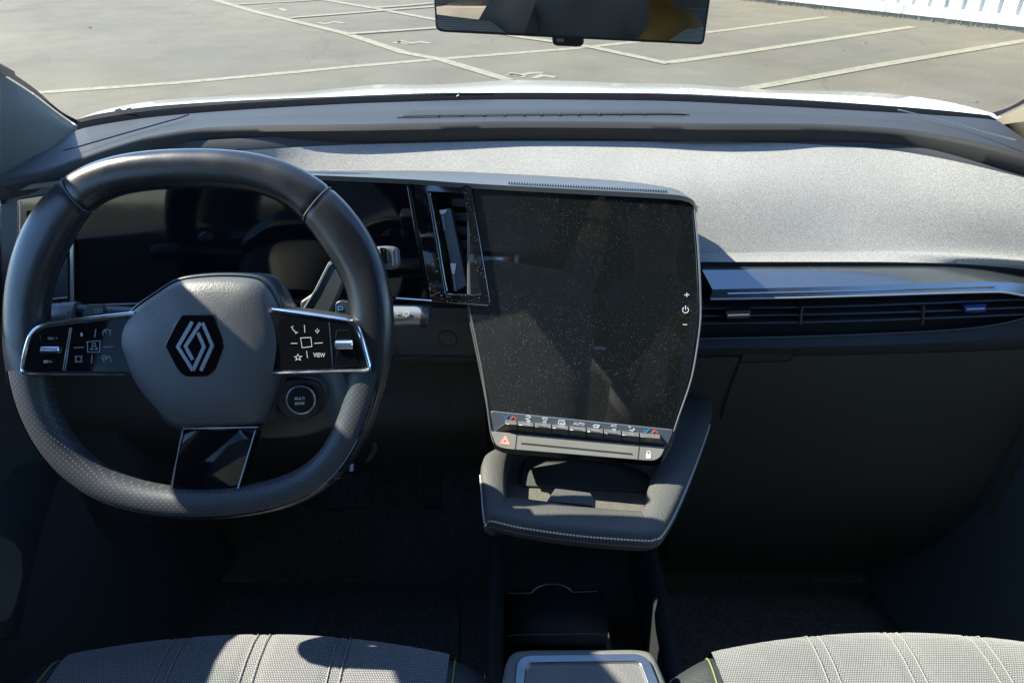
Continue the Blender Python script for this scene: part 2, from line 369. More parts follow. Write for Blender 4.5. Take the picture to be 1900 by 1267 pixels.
def worn_paint():
    m = bpy.data.materials.new('worn_line_paint'); m.use_nodes = True; n = m.node_tree; b = n.nodes['Principled BSDF']; L = n.links.new
    tc = n.nodes.new('ShaderNodeTexCoord'); t = n.nodes.new('ShaderNodeTexNoise'); t.inputs['Scale'].default_value = 14; t.inputs['Detail'].default_value = 7; t.inputs['Roughness'].default_value = .75
    L(tc.outputs['Object'], t.inputs['Vector']); r = n.nodes.new('ShaderNodeValToRGB'); L(t.outputs[0], r.inputs[0])
    r.color_ramp.elements[0].position = .36; r.color_ramp.elements[1].position = .52
    r.color_ramp.elements[0].color = (.095, .086, .055, 1); r.color_ramp.elements[1].color = (.19, .178, .115, 1)
    L(r.outputs[0], b.inputs['Base Color']); b.inputs['Roughness'].default_value = .8; return m
m_line = worn_paint()
def contmat():
    m = bpy.data.materials.new('container_paint'); m.use_nodes = True; n = m.node_tree; b = n.nodes['Principled BSDF']; L = n.links.new
    tc = n.nodes.new('ShaderNodeTexCoord'); mp = n.nodes.new('ShaderNodeMapping'); mp.inputs['Scale'].default_value = (9, 9, 1.6)
    L(tc.outputs['Object'], mp.inputs[0]); t = n.nodes.new('ShaderNodeTexNoise'); t.inputs['Scale'].default_value = 1; t.inputs['Detail'].default_value = 7; t.inputs['Roughness'].default_value = .7
    L(mp.outputs[0], t.inputs['Vector']); r = n.nodes.new('ShaderNodeValToRGB'); L(t.outputs[0], r.inputs[0])
    e = r.color_ramp.elements; e[0].position = .33; e[1].position = .50; e[0].color = (.16, .145, .12, 1); e[1].color = (.46, .46, .44, 1)
    L(r.outputs[0], b.inputs['Base Color']); b.inputs['Roughness'].default_value = .55; return m
m_cont = contmat()
m_rust = M('rusty_rail', (.10, .10, .085), .9, mottle=(7, .5))
m_weed = M('weed_leaf', (.07, .09, .035), .9, mottle=(20, .4))

XC = 0.06                                        # car centre line
GZ = -0.10                                       # ground level

# ------------------------------------------------------------------ ground and markings
g = []
NG = 60
for i in range(NG+1):
    for j in range(NG+1):
        x = (i/NG*2-1); y = (j/NG*2-1); g.append((x*abs(x)*150, y*abs(y)*150+4, GZ))
gf = [(i*(NG+1)+j, (i+1)*(NG+1)+j, (i+1)*(NG+1)+j+1, i*(NG+1)+j+1) for i in range(NG) for j in range(NG)]
gr = mk('ground', g, gf, m_asph, smooth=False); gr['kind'] = 'structure'
GP = Plane((0, 0, GZ), 0, math.pi/2)             # R = +X, U = +Y, N = +Z
def marking(lines, wd, label, z=.004, name='parking_line'):
    o = strokes(name, GP, lines, wd, z, m_line, None, th=.001); o['kind'] = 'structure'; return o
LN = [[(59,173),(200,163),(330,154),(560,133),(640,125),(814,110),(1048,92),(1165,80),(1310,61),(1534,32)],
      [(1236,117),(1360,100),(1520,76),(1694,50)],
      [(1380,166),(1500,145),(1597,127),(1750,101),(1960,66)],
      [(380,-5),(480,24),(640,62),(750,98),(815,110),(945,149)],
      [(590,-2),(690,15),(805,36),(960,68),(1100,88),(1240,118)],
      [(430,9),(560,2),(680,-8)],
      [(540,33),(620,27),(730,18),(840,10)],
      [(645,63),(720,58),(805,52),(900,44)],
      [(690,15),(760,10),(860,0)]]
for i, l in enumerate(LN): marking([l], .13 if i in (1, 2) else .115, '', z=.003+.0015*i)
def glyph(lines): return marking([l for l in lines], .07, '', z=.004, name='painted_bay_number')
glyph([[(942,141),(950,137),(965,140),(985,136),(1000,136),(1003,134)], [(990,146),(1005,140),(1032,144)], [(945,138),(975,143)]])
glyph([[(731,81),(745,77),(762,81),(780,78),(797,81)], [(735,77),(760,83)]])
glyph([[(590,42),(604,45),(622,41),(640,44)]])
glyph([[(486,18),(500,16),(520,16),(530,21)]])
glyph([[(480,4),(498,3)], [(505,8),(520,9)]])

# ------------------------------------------------------------------ container with corrugated wall, weeds at its foot
b0 = atZ(1546, 20, GZ); b1 = atZ(1900, 60, GZ); dv = (b1-b0); dv.z = 0; dv.normalize(); nv = Vector((-dv.y, dv.x, 0))
if nv.y < 0: nv = -nv
st = b0 - dv*2.6; LEN = 12.2
cont = thing('shipping_container', 'white corrugated metal container with dirty ribs at the edge of the car park', 'container', b0 + dv*3.5)
prof = []; s = .12; pitch = .215
while s < LEN-.12:
    prof += [(s, 0), (s+.11, 0), (s+.13, .034), (s+.19, .034)]; s += pitch
rows_ = []
for z in (.17, 2.45):
    rows_.append([st + dv*a + nv*(.05+d) + Vector((0, 0, z)) for a, d in prof])
loft('corrugated_wall', rows_, m_cont, cont, ang=10)
def slab(name, a0, a1, d0, d1, z0, z1, mat, par, bevel=.004):
    V = [st+dv*a+nv*d+Vector((0, 0, z)) for z in (z0, z1) for a, d in ((a0, d0), (a1, d0), (a1, d1), (a0, d1))]
    return mk(name, V, [(0,3,2,1),(4,5,6,7),(0,1,5,4),(1,2,6,5),(2,3,7,6),(3,0,4,7)], mat, par, bevel=bevel)
slab('bottom_rail', 0, LEN, 0, .10, .05, .17, m_cont, cont); slab('top_rail', 0, LEN, 0, .10, 2.45, 2.58, m_cont, cont)
slab('corner_post', -.06, .12, .0, .16, .02, 2.60, m_cont, cont); slab('corner_post', LEN-.12, LEN+.06, .0, .16, .02, 2.60, m_cont, cont)
slab('roof_panel', 0, LEN, .10, 2.4, 2.5, 2.55, m_cont, cont); slab('end_wall', .01, .05, .16, 2.4, .05, 2.5, m_cont, cont)
slab('sill_beam', 0.1, LEN-.1, .03, .15, -.0, .05, m_rust, cont)
V = []; Fc = []
for k in range(900):
    a = random.uniform(-3.5, LEN); d = random.gauss(-.03, .05); hgt = random.uniform(.02, .09)*(1.5 if random.random() < .08 else 1)
    p = st+dv*a+nv*d; dr = Vector((random.uniform(-1, 1), random.uniform(-1, 1), 0)).normalized()*random.uniform(.01, .03)
    q = Vector((-dr.y, dr.x, 0)).normalized()*.008; n0 = len(V)
    V += [p-q, p+q, p+dr*1.4+Vector((0, 0, hgt))]; Fc.append((n0, n0+1, n0+2))
V = [Vector((v.x, v.y, (v.z if v.z > GZ+1e-6 else GZ))) for v in V]
tag(mk('weeds', V, Fc, m_weed, smooth=False), 'low dry weeds along the foot of the white container', 'weeds', kind='stuff')
# low hedge strip further left beyond the car park
V = []; Fc = []
for k in range(5200):
    a = random.uniform(-13, -.3); d = random.uniform(.3, 1.4); z = random.uniform(0, 1.5)*(1-.3*abs(d-.8))
    p = st+dv*a+nv*d+Vector((0, 0, z)); r = [Vector((random.gauss(0, .05), random.gauss(0, .05), random.gauss(0, .05))) for _ in range(3)]; n0 = len(V)
    V += [p+x for x in r]; Fc.append((n0, n0+1, n0+2))
tag(mk('hedge', V, Fc, M('hedge_leaf', (.045, .10, .05), .8, mottle=(6, .5)), smooth=False), 'dark green hedge beyond the car park, left of the white container', 'hedge', kind='stuff')
# loose stones on the asphalt
V = []; Fc = []
for (x, y, r_) in [(1808,191,.035),(166,53,.04),(1604,82,.03),(1565,95,.015),(1835,148,.015),(940,152,.02),(1650,95,.012),(1422,122,.012),(250,30,.012),(90,110,.012),(570,107,.01)]:
    c = atZ(x, y, GZ); n0 = len(V)
    ring = [(math.cos(k*1.047)*r_*random.uniform(.7, 1.2), math.sin(k*1.047)*r_*random.uniform(.5, 1)) for k in range(6)]
    V += [c+Vector((a, b, 0)) for a, b in ring]+[c+Vector((a*.5, b*.5, r_*.5)) for a, b in ring]
    Fc += [(n0+k, n0+(k+1) % 6, n0+6+(k+1) % 6, n0+6+k) for k in range(6)]+[tuple(n0+6+k for k in range(6))]
tag(mk('stones', V, Fc, m_rust), 'dark crumbs of stone scattered over the asphalt', 'stones', kind='stuff')

# ------------------------------------------------------------------ car body: bonnet, windscreen, pillars, roof, doors
car = thing('car_body', 'white car body around the cabin with bonnet, windscreen and pillars', 'car', (XC, .4, GZ))
sealT = [(143,222),(180,212),(300,196),(500,184),(700,177),(950,172),(1200,173),(1400,181),(1600,193),(1750,205),(1835,214)]
sealB = [(143,240),(180,232),(300,215),(500,200),(700,190),(950,184),(1200,186),(1400,194),(1600,205),(1750,214),(1850,222)]
sY = [(143,.975),(300,1.035),(600,1.09),(950,1.115),(1300,1.10),(1600,1.06),(1850,.985)]
rT = row(sealT, 'Y', [(a, b+.03) for a, b in sY]); rB = row(sealB, 'Y', sY)
loft('windscreen_seal', [shift(rB, (0, 0, -.02)), rB, rT, shift(rT, (0, .04, -.02))], m_seal, car)
bon = [(120,236),(145,221),(200,203),(300,186),(430,178),(560,172),(640,163),(717,157),(783,158),(873,154),(950,149),(1067,151),(1165,155),(1260,156),(1361,163),(1462,168),(1530,169),(1630,173),(1732,185),(1833,208),(1870,222)]
kB = row(bon, 'Y', [(120,1.05),(400,1.42),(950,1.62),(1500,1.48),(1870,1.06)])
bl = [rT, shift(rT, (0, .02, -.005)), mix(rT, kB, .5), kB]
bl[2] = shift(bl[2], (0, 0, .000)); k2 = [Vector((p.x*1.02, p.y+.35, p.z-.12)) for p in kB]; k3 = [Vector((p.x*1.0, p.y+.55, p.z-.40)) for p in kB]
loft('bonnet', [shift(bl[1], (0, .015, -.03))] + [shift(bl[2], (0, 0, -.004)), kB, k2, k3, [Vector((p.x, p.y, .15)) for p in k3]], m_paint, car)
# windscreen surface from its base to the header
hd = []
for p in rB:
    t = (p.x-XC)/.64; hd.append(Vector((XC+.56*t, .46-.07*t*t, 1.425-.03*t*t)))
g0 = shift(rB, (0, .012, .006))
loft('windscreen', [mix(g0, hd, t/8) if 0 < t < 8 else (g0 if t == 0 else hd) for t in range(9)], m_glass, car)
# A-pillars : windscreen edge and inner edge, lofted with px curves at given distances
def pillar(outer, inner, side, do, di):
    O = row(outer, 'D', do, n=24); I = row(inner, 'D', di, n=24)
    mid = [p.lerp(q, .5)+Vector((.012*side*-1, -.012, .012)) for p, q in zip(O, I)]
    return O, mid, I
def pcurve(pts, D, n=24):
    P = bez([Vector((x, y, d)) for (x, y), d in zip(pts, D)], n-1); return [atD(p.x, p.y, p.z) for p in P]
headL = Vector((XC-.565, .36, 1.39)); headR = Vector((XC+.565, .36, 1.39))
O = pcurve([(146,238),(110,213),(60,175),(0,137)], [1.0, .985, .965, .945]) ; O += [O[-1].lerp(headL, t/8) for t in range(1, 9)]
I = pcurve([(112,291),(96,303),(60,322),(8,336)], [.93, .90, .875, .855]); I += [I[-1].lerp(Vector((XC-.64, .15, 1.37)), t/8) for t in range(1, 9)]
def pl_rows(O, I, sx):
    mid1 = [p.lerp(q, .33)+Vector((sx*.010, -.012, .006)) for p, q in zip(O, I)]
    mid2 = [p.lerp(q, .68)+Vector((sx*.006, -.010, .004)) for p, q in zip(O, I)]
    back = [q+Vector((-sx*.06, .04, -.01)) for q in I]; fr = [p+Vector((-sx*.03, .03, -.01)) for p in O]
    return [fr, O, mid1, mid2, I, back]
loft('pillar_trim', pl_rows(O, I, 1), m_pillar, car)
F1 = pcurve([(150,226),(112,206),(62,163),(0,121)], [1.012, .995, .975, .955]); F1 += [F1[-1].lerp(headL+Vector((.012, .02, .015)), t/8) for t in range(1, 9)]
loft('windscreen_border', [shift(O, (-.004, .006, .002)), F1], m_frit, car)
O = pcurve([(1848,222),(1870,211),(1900,196),(1960,160)], [1.0, .985, .97, .945]); O += [O[-1].lerp(headR, t/8) for t in range(1, 9)]
I = pcurve([(1884,264),(1900,276),(1935,292),(1990,312)], [1.01, .99, .965, .94]); I += [I[-1].lerp(Vector((XC+.655, .32, 1.35)), t/8) for t in range(1, 9)]
loft('pillar_trim', pl_rows(O, I, -1), m_pillar, car)
F1 = pcurve([(1842,209),(1868,201),(1900,184),(1960,142)], [1.012, .998, .98, .955]); F1 += [F1[-1].lerp(headR+Vector((-.03, .02, .015)), t/8) for t in range(1, 9)]
loft('windscreen_border', [shift(O, (.004, .006, .002)), F1], m_frit, car)
dl = (headL-atD(0,137,.945)).normalized(); ow = Vector((-.85, -.5, -.1)); ow = (ow-dl*ow.dot(dl)).normalized()
P0 = atD(0,137,.945); e0 = P0-dl*.04; e1 = P0+dl*.80
for sx in (1, -1):
    def mx_(p): return p if sx == 1 else Vector((2*XC-p.x+.01, p.y, p.z))
    A_ = [e0.lerp(e1, t/10)-ow*.004+Vector((0, 0, .005)) for t in range(11)]; B_ = [p+ow*.07+Vector((0, 0, .012)) for p in A_]; C_ = [p+ow*.142-Vector((0, 0, .005)) for p in A_]
    loft('pillar_panel', [[mx_(p) for p in r] for r in (A_, B_, C_)], m_frit, car, solid=.006)
# roof with headliner
def roofrow(y, z, hw, n=20): return [Vector((XC+hw*(2*i/n-1), y-.05*(2*i/n-1)**2, z-.05*abs(2*i/n-1)**2.5)) for i in range(n+1)]
rr = [roofrow(.47, 1.425, .60), roofrow(.2, 1.47, .62), roofrow(-.5, 1.50, .63), roofrow(-1.2, 1.46, .60), roofrow(-1.75, 1.38, .56)]
loft('roof', [shift(r, (0, 0, .035)) for r in rr], m_paint, car); loft('headliner', rr, m_head, car)
def wallrow(side, y, zs):
    # door and side section (x offset from centre by height)
    return [Vector((XC+side*x, y, z)) for x, z in zs]
for side in (-1, 1):
    ys = [1.02, .7, .3, -.1, -.25]
    sec = [(.66, .20), (.70, .40), (.715, .60), (.70, .78), (.705, .90), (.70, .955), (.73, .96), (.80, .955), (.86, .90), (.88, .6), (.84, .15)]
    loft('door_panel', [wallrow(side, y, [(x-(.06*(y-.6)/.4 if y > .6 else 0), z) for x, z in sec]) for y in ys], m_door, car)
    ys = [-.27, -.7, -1.1, -1.5, -1.9]
    loft('rear_side_panel', [wallrow(side, y, sec) for y in ys], m_door, car)
    for y0, y1 in ((.55, .0), (-.30, -1.1)):
        t0 = .0 if y0 < .5 else .05
        mk('side_window', [(XC+side*(.74-t0), y0, .95), (XC+side*.745, y1, .95), (XC+side*.62, y1, 1.41), (XC+side*(.62), min(y0, .30), 1.39)], [(0, 1, 2, 3)], m_sideglass if y0 > 0 else m_privacy, car, smooth=False)
    mk('door_pillar', [(XC+side*x, y, z) for (x, z) in ((.725, .93), (.60, 1.43)) for y in (.02, -.32)] + [(XC+side*x, y, z) for (x, z) in ((.78, .93), (.65, 1.43)) for y in (.02, -.32)],
       [(0,1,3,2),(4,6,7,5),(0,2,6,4),(1,5,7,3),(0,4,5,1),(2,3,7,6)], m_pillar, car, bevel=.01)
    mk('rear_pillar', [(XC+side*x, y, z) for (x, z, y) in ((.72, .93, -1.15), (.72, .93, -1.85), (.58, 1.43, -1.75), (.60, 1.43, -1.25))] + [(XC+side*x, y, z) for (x, z, y) in ((.78, .93, -1.15), (.78, .93, -1.85), (.62, 1.43, -1.75), (.64, 1.43, -1.25))],
       [(0,1,2,3),(4,7,6,5),(0,4,5,1),(1,5,6,2),(2,6,7,3),(3,7,4,0)], m_pillar, car, bevel=.01)
box('tailgate', (XC-.75, -1.95, .1), (XC+.75, -1.90, .98), m_door, car, bevel=.02)
mk('rear_window', [(XC-.62, -1.92, .98), (XC+.62, -1.92, .98), (XC+.54, -1.75, 1.37), (XC-.54, -1.75, 1.37)], [(0, 1, 2, 3)], m_privacy, car, smooth=False)
fl = box('cabin_floor', (XC-.78, -1.9, .10), (XC+.78, 1.3, .14), m_carpet); fl['kind'] = 'structure'
fw = mk('front_bulkhead', [(XC-.78, 1.0, .13), (XC+.78, 1.0, .13), (XC+.78, 1.22, .45), (XC-.78, 1.22, .45), (XC+.78, 1.22, .98), (XC-.78, 1.22, .98)], [(0, 1, 2, 3), (3, 2, 4, 5)], m_carpet); fw['kind'] = 'structure'
# door details seen at the lower left: pale sill trim, pocket
mk('sill_trim', [atD(x, y, d) for x, y, d in ((108,862,.99),(60,1010,.93),(22,1185,.87),(-60,1190,.80),(-60,880,.90))], [(0, 1, 2, 3, 4)], M('sill_plastic', (.035, .05, .052), .55, grain=('n', 700, .3), mottle=(5, .2)), car, solid=.01)
mk('door_pocket', [atD(x, y, d) for x, y, d in ((-60,990,.82),(0,998,.845),(22,1008,.85),(36,1028,.85),(38,1065,.84),(30,1110,.83),(16,1150,.82),(-60,1180,.79))], [tuple(range(8))], m_lower, car, solid=.012, bevel=.003)
# wiper: small dark piece standing over the bonnet at the left
tube('wiper_tip', [atY(214,206,1.03), atY(222,203,1.03), atY(230,208,1.03), atY(236,205,1.03)], .0016, m_seal, car)
tube('wiper_tip', [atY(228,208,1.03), atY(232,211,1.03)], .0018, m_seal, car); tube('wiper_tip', [atY(236,204,1.03), atY(243,202,1.03)], .002, m_seal, car)
tube('wiper_blade', row([(500,190),(700,180),(850,176),(914,177)], 'Y', 1.135, n=14), .003, m_seal, car)
tube('wiper_blade', row([(1180,178),(1360,184),(1430,186),(1445,190)], 'Y', 1.13, n=14), .003, m_seal, car)
tube('wiper_nozzle', [atY(848,180,1.12), atY(852,177,1.12)], .0018, m_case, car)

# ------------------------------------------------------------------ dashboard
dash = thing('dashboard', 'dark dashboard with a light grey cloth panel and a long air vent below the windscreen', 'dashboard', (XC, .9, .6))
ridge = [(-30,345),(20,334),(70,324),(110,312),(162,294),(215,276),(286,256),(404,240),(520,237),(640,236),(800,233),(970,230),(1160,231),(1340,234),(1475,234),(1570,237),(1664,243),(1800,265),(1900,291),(1990,318)]
rz = [(-30,1.03),(160,1.045),(400,1.05),(1500,1.05),(1800,1.045),(1990,1.03)]
back = [(20,300),(110,285),(143,240),(180,232),(300,215),(500,200),(700,190),(950,184),(1200,186),(1400,194),(1600,205),(1750,214),(1850,222),(1900,262),(1990,300)]
RG = row(ridge, 'Z', rz, n=140)
# back row: same x stations as the ridge, on the seal line
def on_curve(curve, xs): return interp([p[0] for p in curve], [p[1] for p in curve], xs)
qx = np.linspace(-30, 1990, 140)
def bx(x): return x if 160 < x < 1840 else (160+(x-160)*.12 if x <= 160 else 1840+(x-1840)*.10)
BK = []
by = on_curve([(120,262),(143,242),(180,233),(300,216),(500,201),(700,191),(950,185),(1200,187),(1400,195),(1600,206),(1750,215),(1850,224),(1880,262)], [bx(x) for x in qx])
bY = interp([a for a, b in sY], [b for a, b in sY], [min(1850, max(143, bx(x))) for x in qx])
for x, y, Y in zip(qx, by, bY): BK.append(atY(bx(x), float(y), float(Y)-.002))
pad = [shift(BK, (0, .03, -.03)), BK, mix(BK, RG, .5), mix(BK, RG, .88), shift(RG, (0, .004, .002)), RG, shift(RG, (0, -.0035, -.004)), shift(RG, (0, .002, -.020)), shift(RG, (0, .03, -.024))]
loft('upper_pad', pad, m_pad, dash, ang=60)
# dark recess under the pad
fabT = [(-30,352),(120,322),(250,297),(370,284),(490,277),(600,271),(800,265),(1000,262),(1260,262),(1400,264),(1500,268),(1650,279),(1750,295),(1900,330),(1990,352)]
FT = row(fabT, 'Z', [(-30,1.0),(160,1.020),(400,1.027),(1500,1.027),(1750,1.022),(1990,1.008)], n=140)
loft('recess', [shift(RG, (0, .02, -.018)), shift(FT, (0, .012, .012)), shift(FT, (0, .002, .001)), shift(FT, (0, 0, -.01))], m_padside, dash)
# cloth panel
f1 = row([(0,380),(600,345),(1200,345),(1500,350),(1900,400),(1990,420)], 'Z', [(0,.975),(1200,.992),(1990,.972)], n=140)
f2 = row([(200,460),(1300,455),(1600,453),(1765,458),(1900,470),(1990,485)], 'Z', [(200,.930),(1990,.930)], n=140)
f3 = row([(200,474),(1300,471),(1600,470),(1765,476),(1900,486),(1990,502)], 'Z', [(200,.921),(1990,.921)], n=140)
f4 = row([(200,487),(1300,486),(1600,486),(1765,489),(1900,500),(1990,514)], 'Y', .832, n=140)
def spl(rows, k=4):
    out = []
    m = len(rows)
    for i in range(m-1):
        for s_ in range(k):
            t = s_/k; o = []
            for j in range(len(rows[0])):
                p0, p1, p2, p3 = rows[max(i-1, 0)][j], rows[i][j], rows[i+1][j], rows[min(i+2, m-1)][j]
                o.append(.5*((2*p1)+(p2-p0)*t+(2*p0-5*p1+4*p2-p3)*t*t+(3*p1-p0-3*p2+p3)*t**3))
            out.append(o)
    return out+[rows[-1]]
loft('cloth_panel', spl([FT, f1, f2, f3, f4]), m_cloth, dash, ang=80)
g1 = row([(1200,500),(1290,500),(1700,501),(1800,504),(1900,514),(1990,528)], 'Y', .838, n=60)
f4b = row([(1200,486),(1600,486),(1765,489),(1900,500),(1990,514)], 'Y', .833, n=60)
loft('shadow_gap', [f4b, shift(g1, (0, 0, .001)), shift(g1, (0, .02, 0))], m_soft, dash)
t0 = row([(1303,501),(1700,500),(1800,503),(1900,513),(1990,526)], 'Y', .822, n=60)
t1 = row([(1322,537),(1450,534),(1600,530),(1830,523),(1870,524),(1900,527),(1990,545)], 'Y', .796, n=60)
t2 = row([(1318,553),(1450,551),(1600,547),(1800,541),(1850,540),(1900,547),(1990,565)], 'Y', .791, n=60)
t3 = shift(t2, (0, .012, -.002))
loft('trim_strip', [shift(t0, (0, .01, 0)), t0, mix(t0, t1, .6), mix(t0, t1, .93), t1, mix(t1, t2, .12), mix(t1, t2, .85), t2, t3], m_trim, dash, ang=25)
tube('trim_line', row([(1350,545),(1600,540),(1845,533)], 'Y', .7925, n=30), .0011, m_chrome, dash)
tube('trim_edge', shift(t2, (0, -.0012, -.001)), .0013, m_satin, dash)
# passenger vent
vb = row([(1280,560),(1600,556),(1850,552),(1900,556),(1990,572)], 'Y', .83, n=60); vc = row([(1280,628),(1600,620),(1750,613),(1850,600),(1900,588),(1990,570)], 'Y', .83, n=60)
loft('vent_back', [vb, vc], m_lower, dash)
for pts, yy in (([(1290,574),(1500,571),(1750,563),(1900,557),(1960,556)], 0.802), ([(1290,588),(1500,585),(1750,578),(1900,572),(1960,571)], 0.800), ([(1290,602),(1500,599),(1750,591),(1900,585),(1960,583)], 0.799)):
    a = row(pts, 'Y', yy, n=50); loft('vent_slat', [shift(a, (0, .024, .004)), shift(a, (0, .001, .0015)), a, shift(a, (0, .002, -.0018)), shift(a, (0, .024, 0))], m_vent, dash, closed=True)
vf = row([(1280,629),(1500,624),(1700,616),(1800,609),(1860,600),(1900,590),(1990,566)], 'Y', .796, n=60)
vl = row([(1280,624),(1500,619),(1700,611),(1800,604),(1860,595),(1900,585),(1990,561)], 'Y', .815, n=60)
b1_ = row([(1280,652),(1500,650),(1700,645),(1850,639),(1990,628)], 'Y', .788, n=60)
b2_ = row([(1280,662),(1500,660),(1700,655),(1850,650),(1990,640)], 'Y', .800, n=60)
loft('vent_surround', [vl, vf, mix(vf, b1_, .15), shift(mix(vf, b1_, .6), (0, -.005, 0)), b1_, b2_], m_soft, dash, ang=50)
tube('vent_lip', shift(vf, (0, -.001, .0005)), .0009, M('vent_lip_plastic', (.06, .08, .09), .4), dash)
for x0, x1, y, mt in ((1350,1390,584,m_chrome), (1793,1827,573,M('tab_trim_blue_glow', (.35, .48, .95), .35, metal=.3))):  # right tab and its trim coloured blue for the blue glow on them
    hb = Plane(atY((x0+x1)/2, y, .794), 0, 0)
    prism('vent_tab', hb, rnd(hb.L([(x0-4,y-6),(x1+4,y-8),(x1+3,y+7),(x0-3,y+8)]), .002), -.012, 0, m_vent if x0 < 1500 else M('tab_blue_glow', (.012, .02, .12), .4), dash, bevel=.001)
    prism('tab_trim', hb, hb.L([(x0,y-1.5),(x1,y-3),(x1,y+.3),(x0,y+1.8)]), 0, .001, mt, dash)
for x in (1489, 1715):
    hb = Plane(atY(x, 590, .798), 0, 0); prism('vent_divider', hb, hb.L([(x-2,568),(x+2,568),(x-1,603),(x-5,603)]), -.02, .000, m_vent, dash)
# glovebox wall, with flap and seams
gl0 = row([(1240,664),(1500,660),(1700,655),(1850,650),(1990,640)], 'Y', .798, n=40)
gl1 = row([(1240,780),(1990,780)], 'Y', .83, n=40); gl2 = row([(1240,960),(1990,960)], 'Y', .86, n=40); gl3 = row([(1240,1060),(1990,1060)], 'Y', .96, n=40)
loft('glovebox', spl([gl0, gl1, gl2, gl3], 4), m_lower, dash)
GB = Plane(atY(1425, 660, .7985), 0, -rad(14))
strokes('glovebox_seam', GB, [[(1378,646),(1483,645),(1463,669),(1372,672)], [(1379,646),(1372,672),(1345,745),(1338,775)]], .0022, .0012, M('seam_shadow_gap', (.003, .003, .004), .9), dash, th=.0006)
prism('glovebox_handle', GB, rnd(GB.L([(1380,648),(1480,647),(1462,667),(1374,670)]), .001), -.004, .0016, M('handle_plastic', (.024, .029, .030), .6, grain=('n', 800, .3)), dash, bevel=.0008)
# corner panels by the pillars, with a fine seam
def drape(pts, h=.0012):     # puts pixel points on the pad surface (between back line and ridge)
    out = []
    for x, y in pts:
        z = 1.05; out.append(atZ(x, y, z+h))
    return out
tube('corner_seam', [p + Vector((0, 0, .0)) for p in drape([(118,279),(150,271),(230,248),(330,220),(350,213)], .0)], .0010, m_padside, dash)
pts = bez([Vector((x, y, 0)) for x, y in ((1668,205),(1720,218),(1780,234),(1840,250),(1886,262))], 44)
V = []; Fc = []
for i in range(0, 44):
    a = atZ(pts[i].x, pts[i].y, 1.0525); n0 = len(V); d = .0012
    V += [a+Vector(q)*d for q in ((-1.2,-1,0),(1.2,-1,0),(1.2,1,0),(-1.2,1,0),(-1,-1,1),(1,-1,1),(1,1,1),(-1,1,1))]
    Fc += [tuple(n0+k for k in f) for f in ((0,3,2,1),(4,5,6,7),(0,1,5,4),(1,2,6,5),(2,3,7,6),(3,0,4,7))]
mk('corner_seam_teeth', V, Fc, m_case, dash, smooth=False)['kind'] = 'stuff'
# defroster slot
DP = Plane((0.05, 0, 1.0485), 0, math.pi/2)
prism('defroster_rim', DP, rnd(DP.L([(734,219),(770,207),(1250,205),(1282,214),(1240,212),(1000,216),(780,219)]), .004), -.012, .0008, m_pad, dash)
prism('defroster_slot', DP, DP.L([(748,218),(785,214.5),(1000,211.5),(1235,210.5),(1272,214),(1235,213.5),(1000,214.5),(785,217.5)]), -.004, .0016, M('slot_dark', (.004, .005, .008), .8), dash)
for x in (814,857,898,937,972,1005,1038,1073,1112,1152,1196):
    yy = 216.5-(x-800)*.008; prism('defroster_fin', DP, DP.L([(x-1,yy-4),(x+1,yy-4),(x+1.5,yy+2),(x-1.5,yy+2)]), .001, .0024, m_pad, dash)

# display plane and hood ------------------------------------------------
SPO = Vector((.078, .73, .876)); 
SCR = Plane(SPO, rad(7.8), rad(18.8))
def onS(x, y, h=0.0): a, b = SCR.l(x, y, h); return SCR.w(a, b, h)
INS = Plane(onS(850, 450, 0), 0, rad(10))
def onI(x, y, h=0.0): a, b = INS.l(x, y, h); return INS.w(a, b, h)
def onF(x, y, h=0.0): t = min(1, max(0, (x-740)/170)); t = t*t*(3-2*t); return onI(x, y, h).lerp(onS(x, y, h), t)
hf = [(2,372),(5,354),(30,346),(60,342),(130,335),(300,324),(450,321),(600,326),(762,333),(880,341),(1100,353),(1230,360),(1268,364),(1286,372),(1294,388)]
hbk = [(4,362),(12,348),(34,339),(64,335),(132,328),(300,318),(450,315),(600,317),(780,317),(900,321),(1050,329),(1150,336),(1215,344),(1260,354),(1296,384)]
def pxrow(pts, n=100): 
    # parametrise by index so that end points may turn back
    P = bez([Vector((x, y, 0)) for x, y in pts], n-1); return [(p.x, p.y) for p in P]
HF = [onF(x, y, .004) for x, y in pxrow(hf)]; HB = []
for (x, y), f_ in zip(pxrow(hbk), HF):
    p = atZ(x, y, 1.022) if 40 < x < 1230 else atY(x, y, f_.y+.05)
    if p.y > f_.y+.10: p = C0+(p-C0)*((f_.y+.10)/p.y)
    HB.append(p)
SB = [onF(x, y+9, .003) for x, y in pxrow(hf)]
loft('display_hood', [shift(SB, (0, .02, 0)), SB, HF, mix(HF, HB, .25), mix(HF, HB, .8), HB, shift(HB, (0, .05, -.021)), shift(HB, (0, .06, -.09))], M('hood_plastic', (.075, .080, .080), .42, spec=.5, grain=('n', 1500, .15), dust=(400, .12, .06)), dash, ang=40)
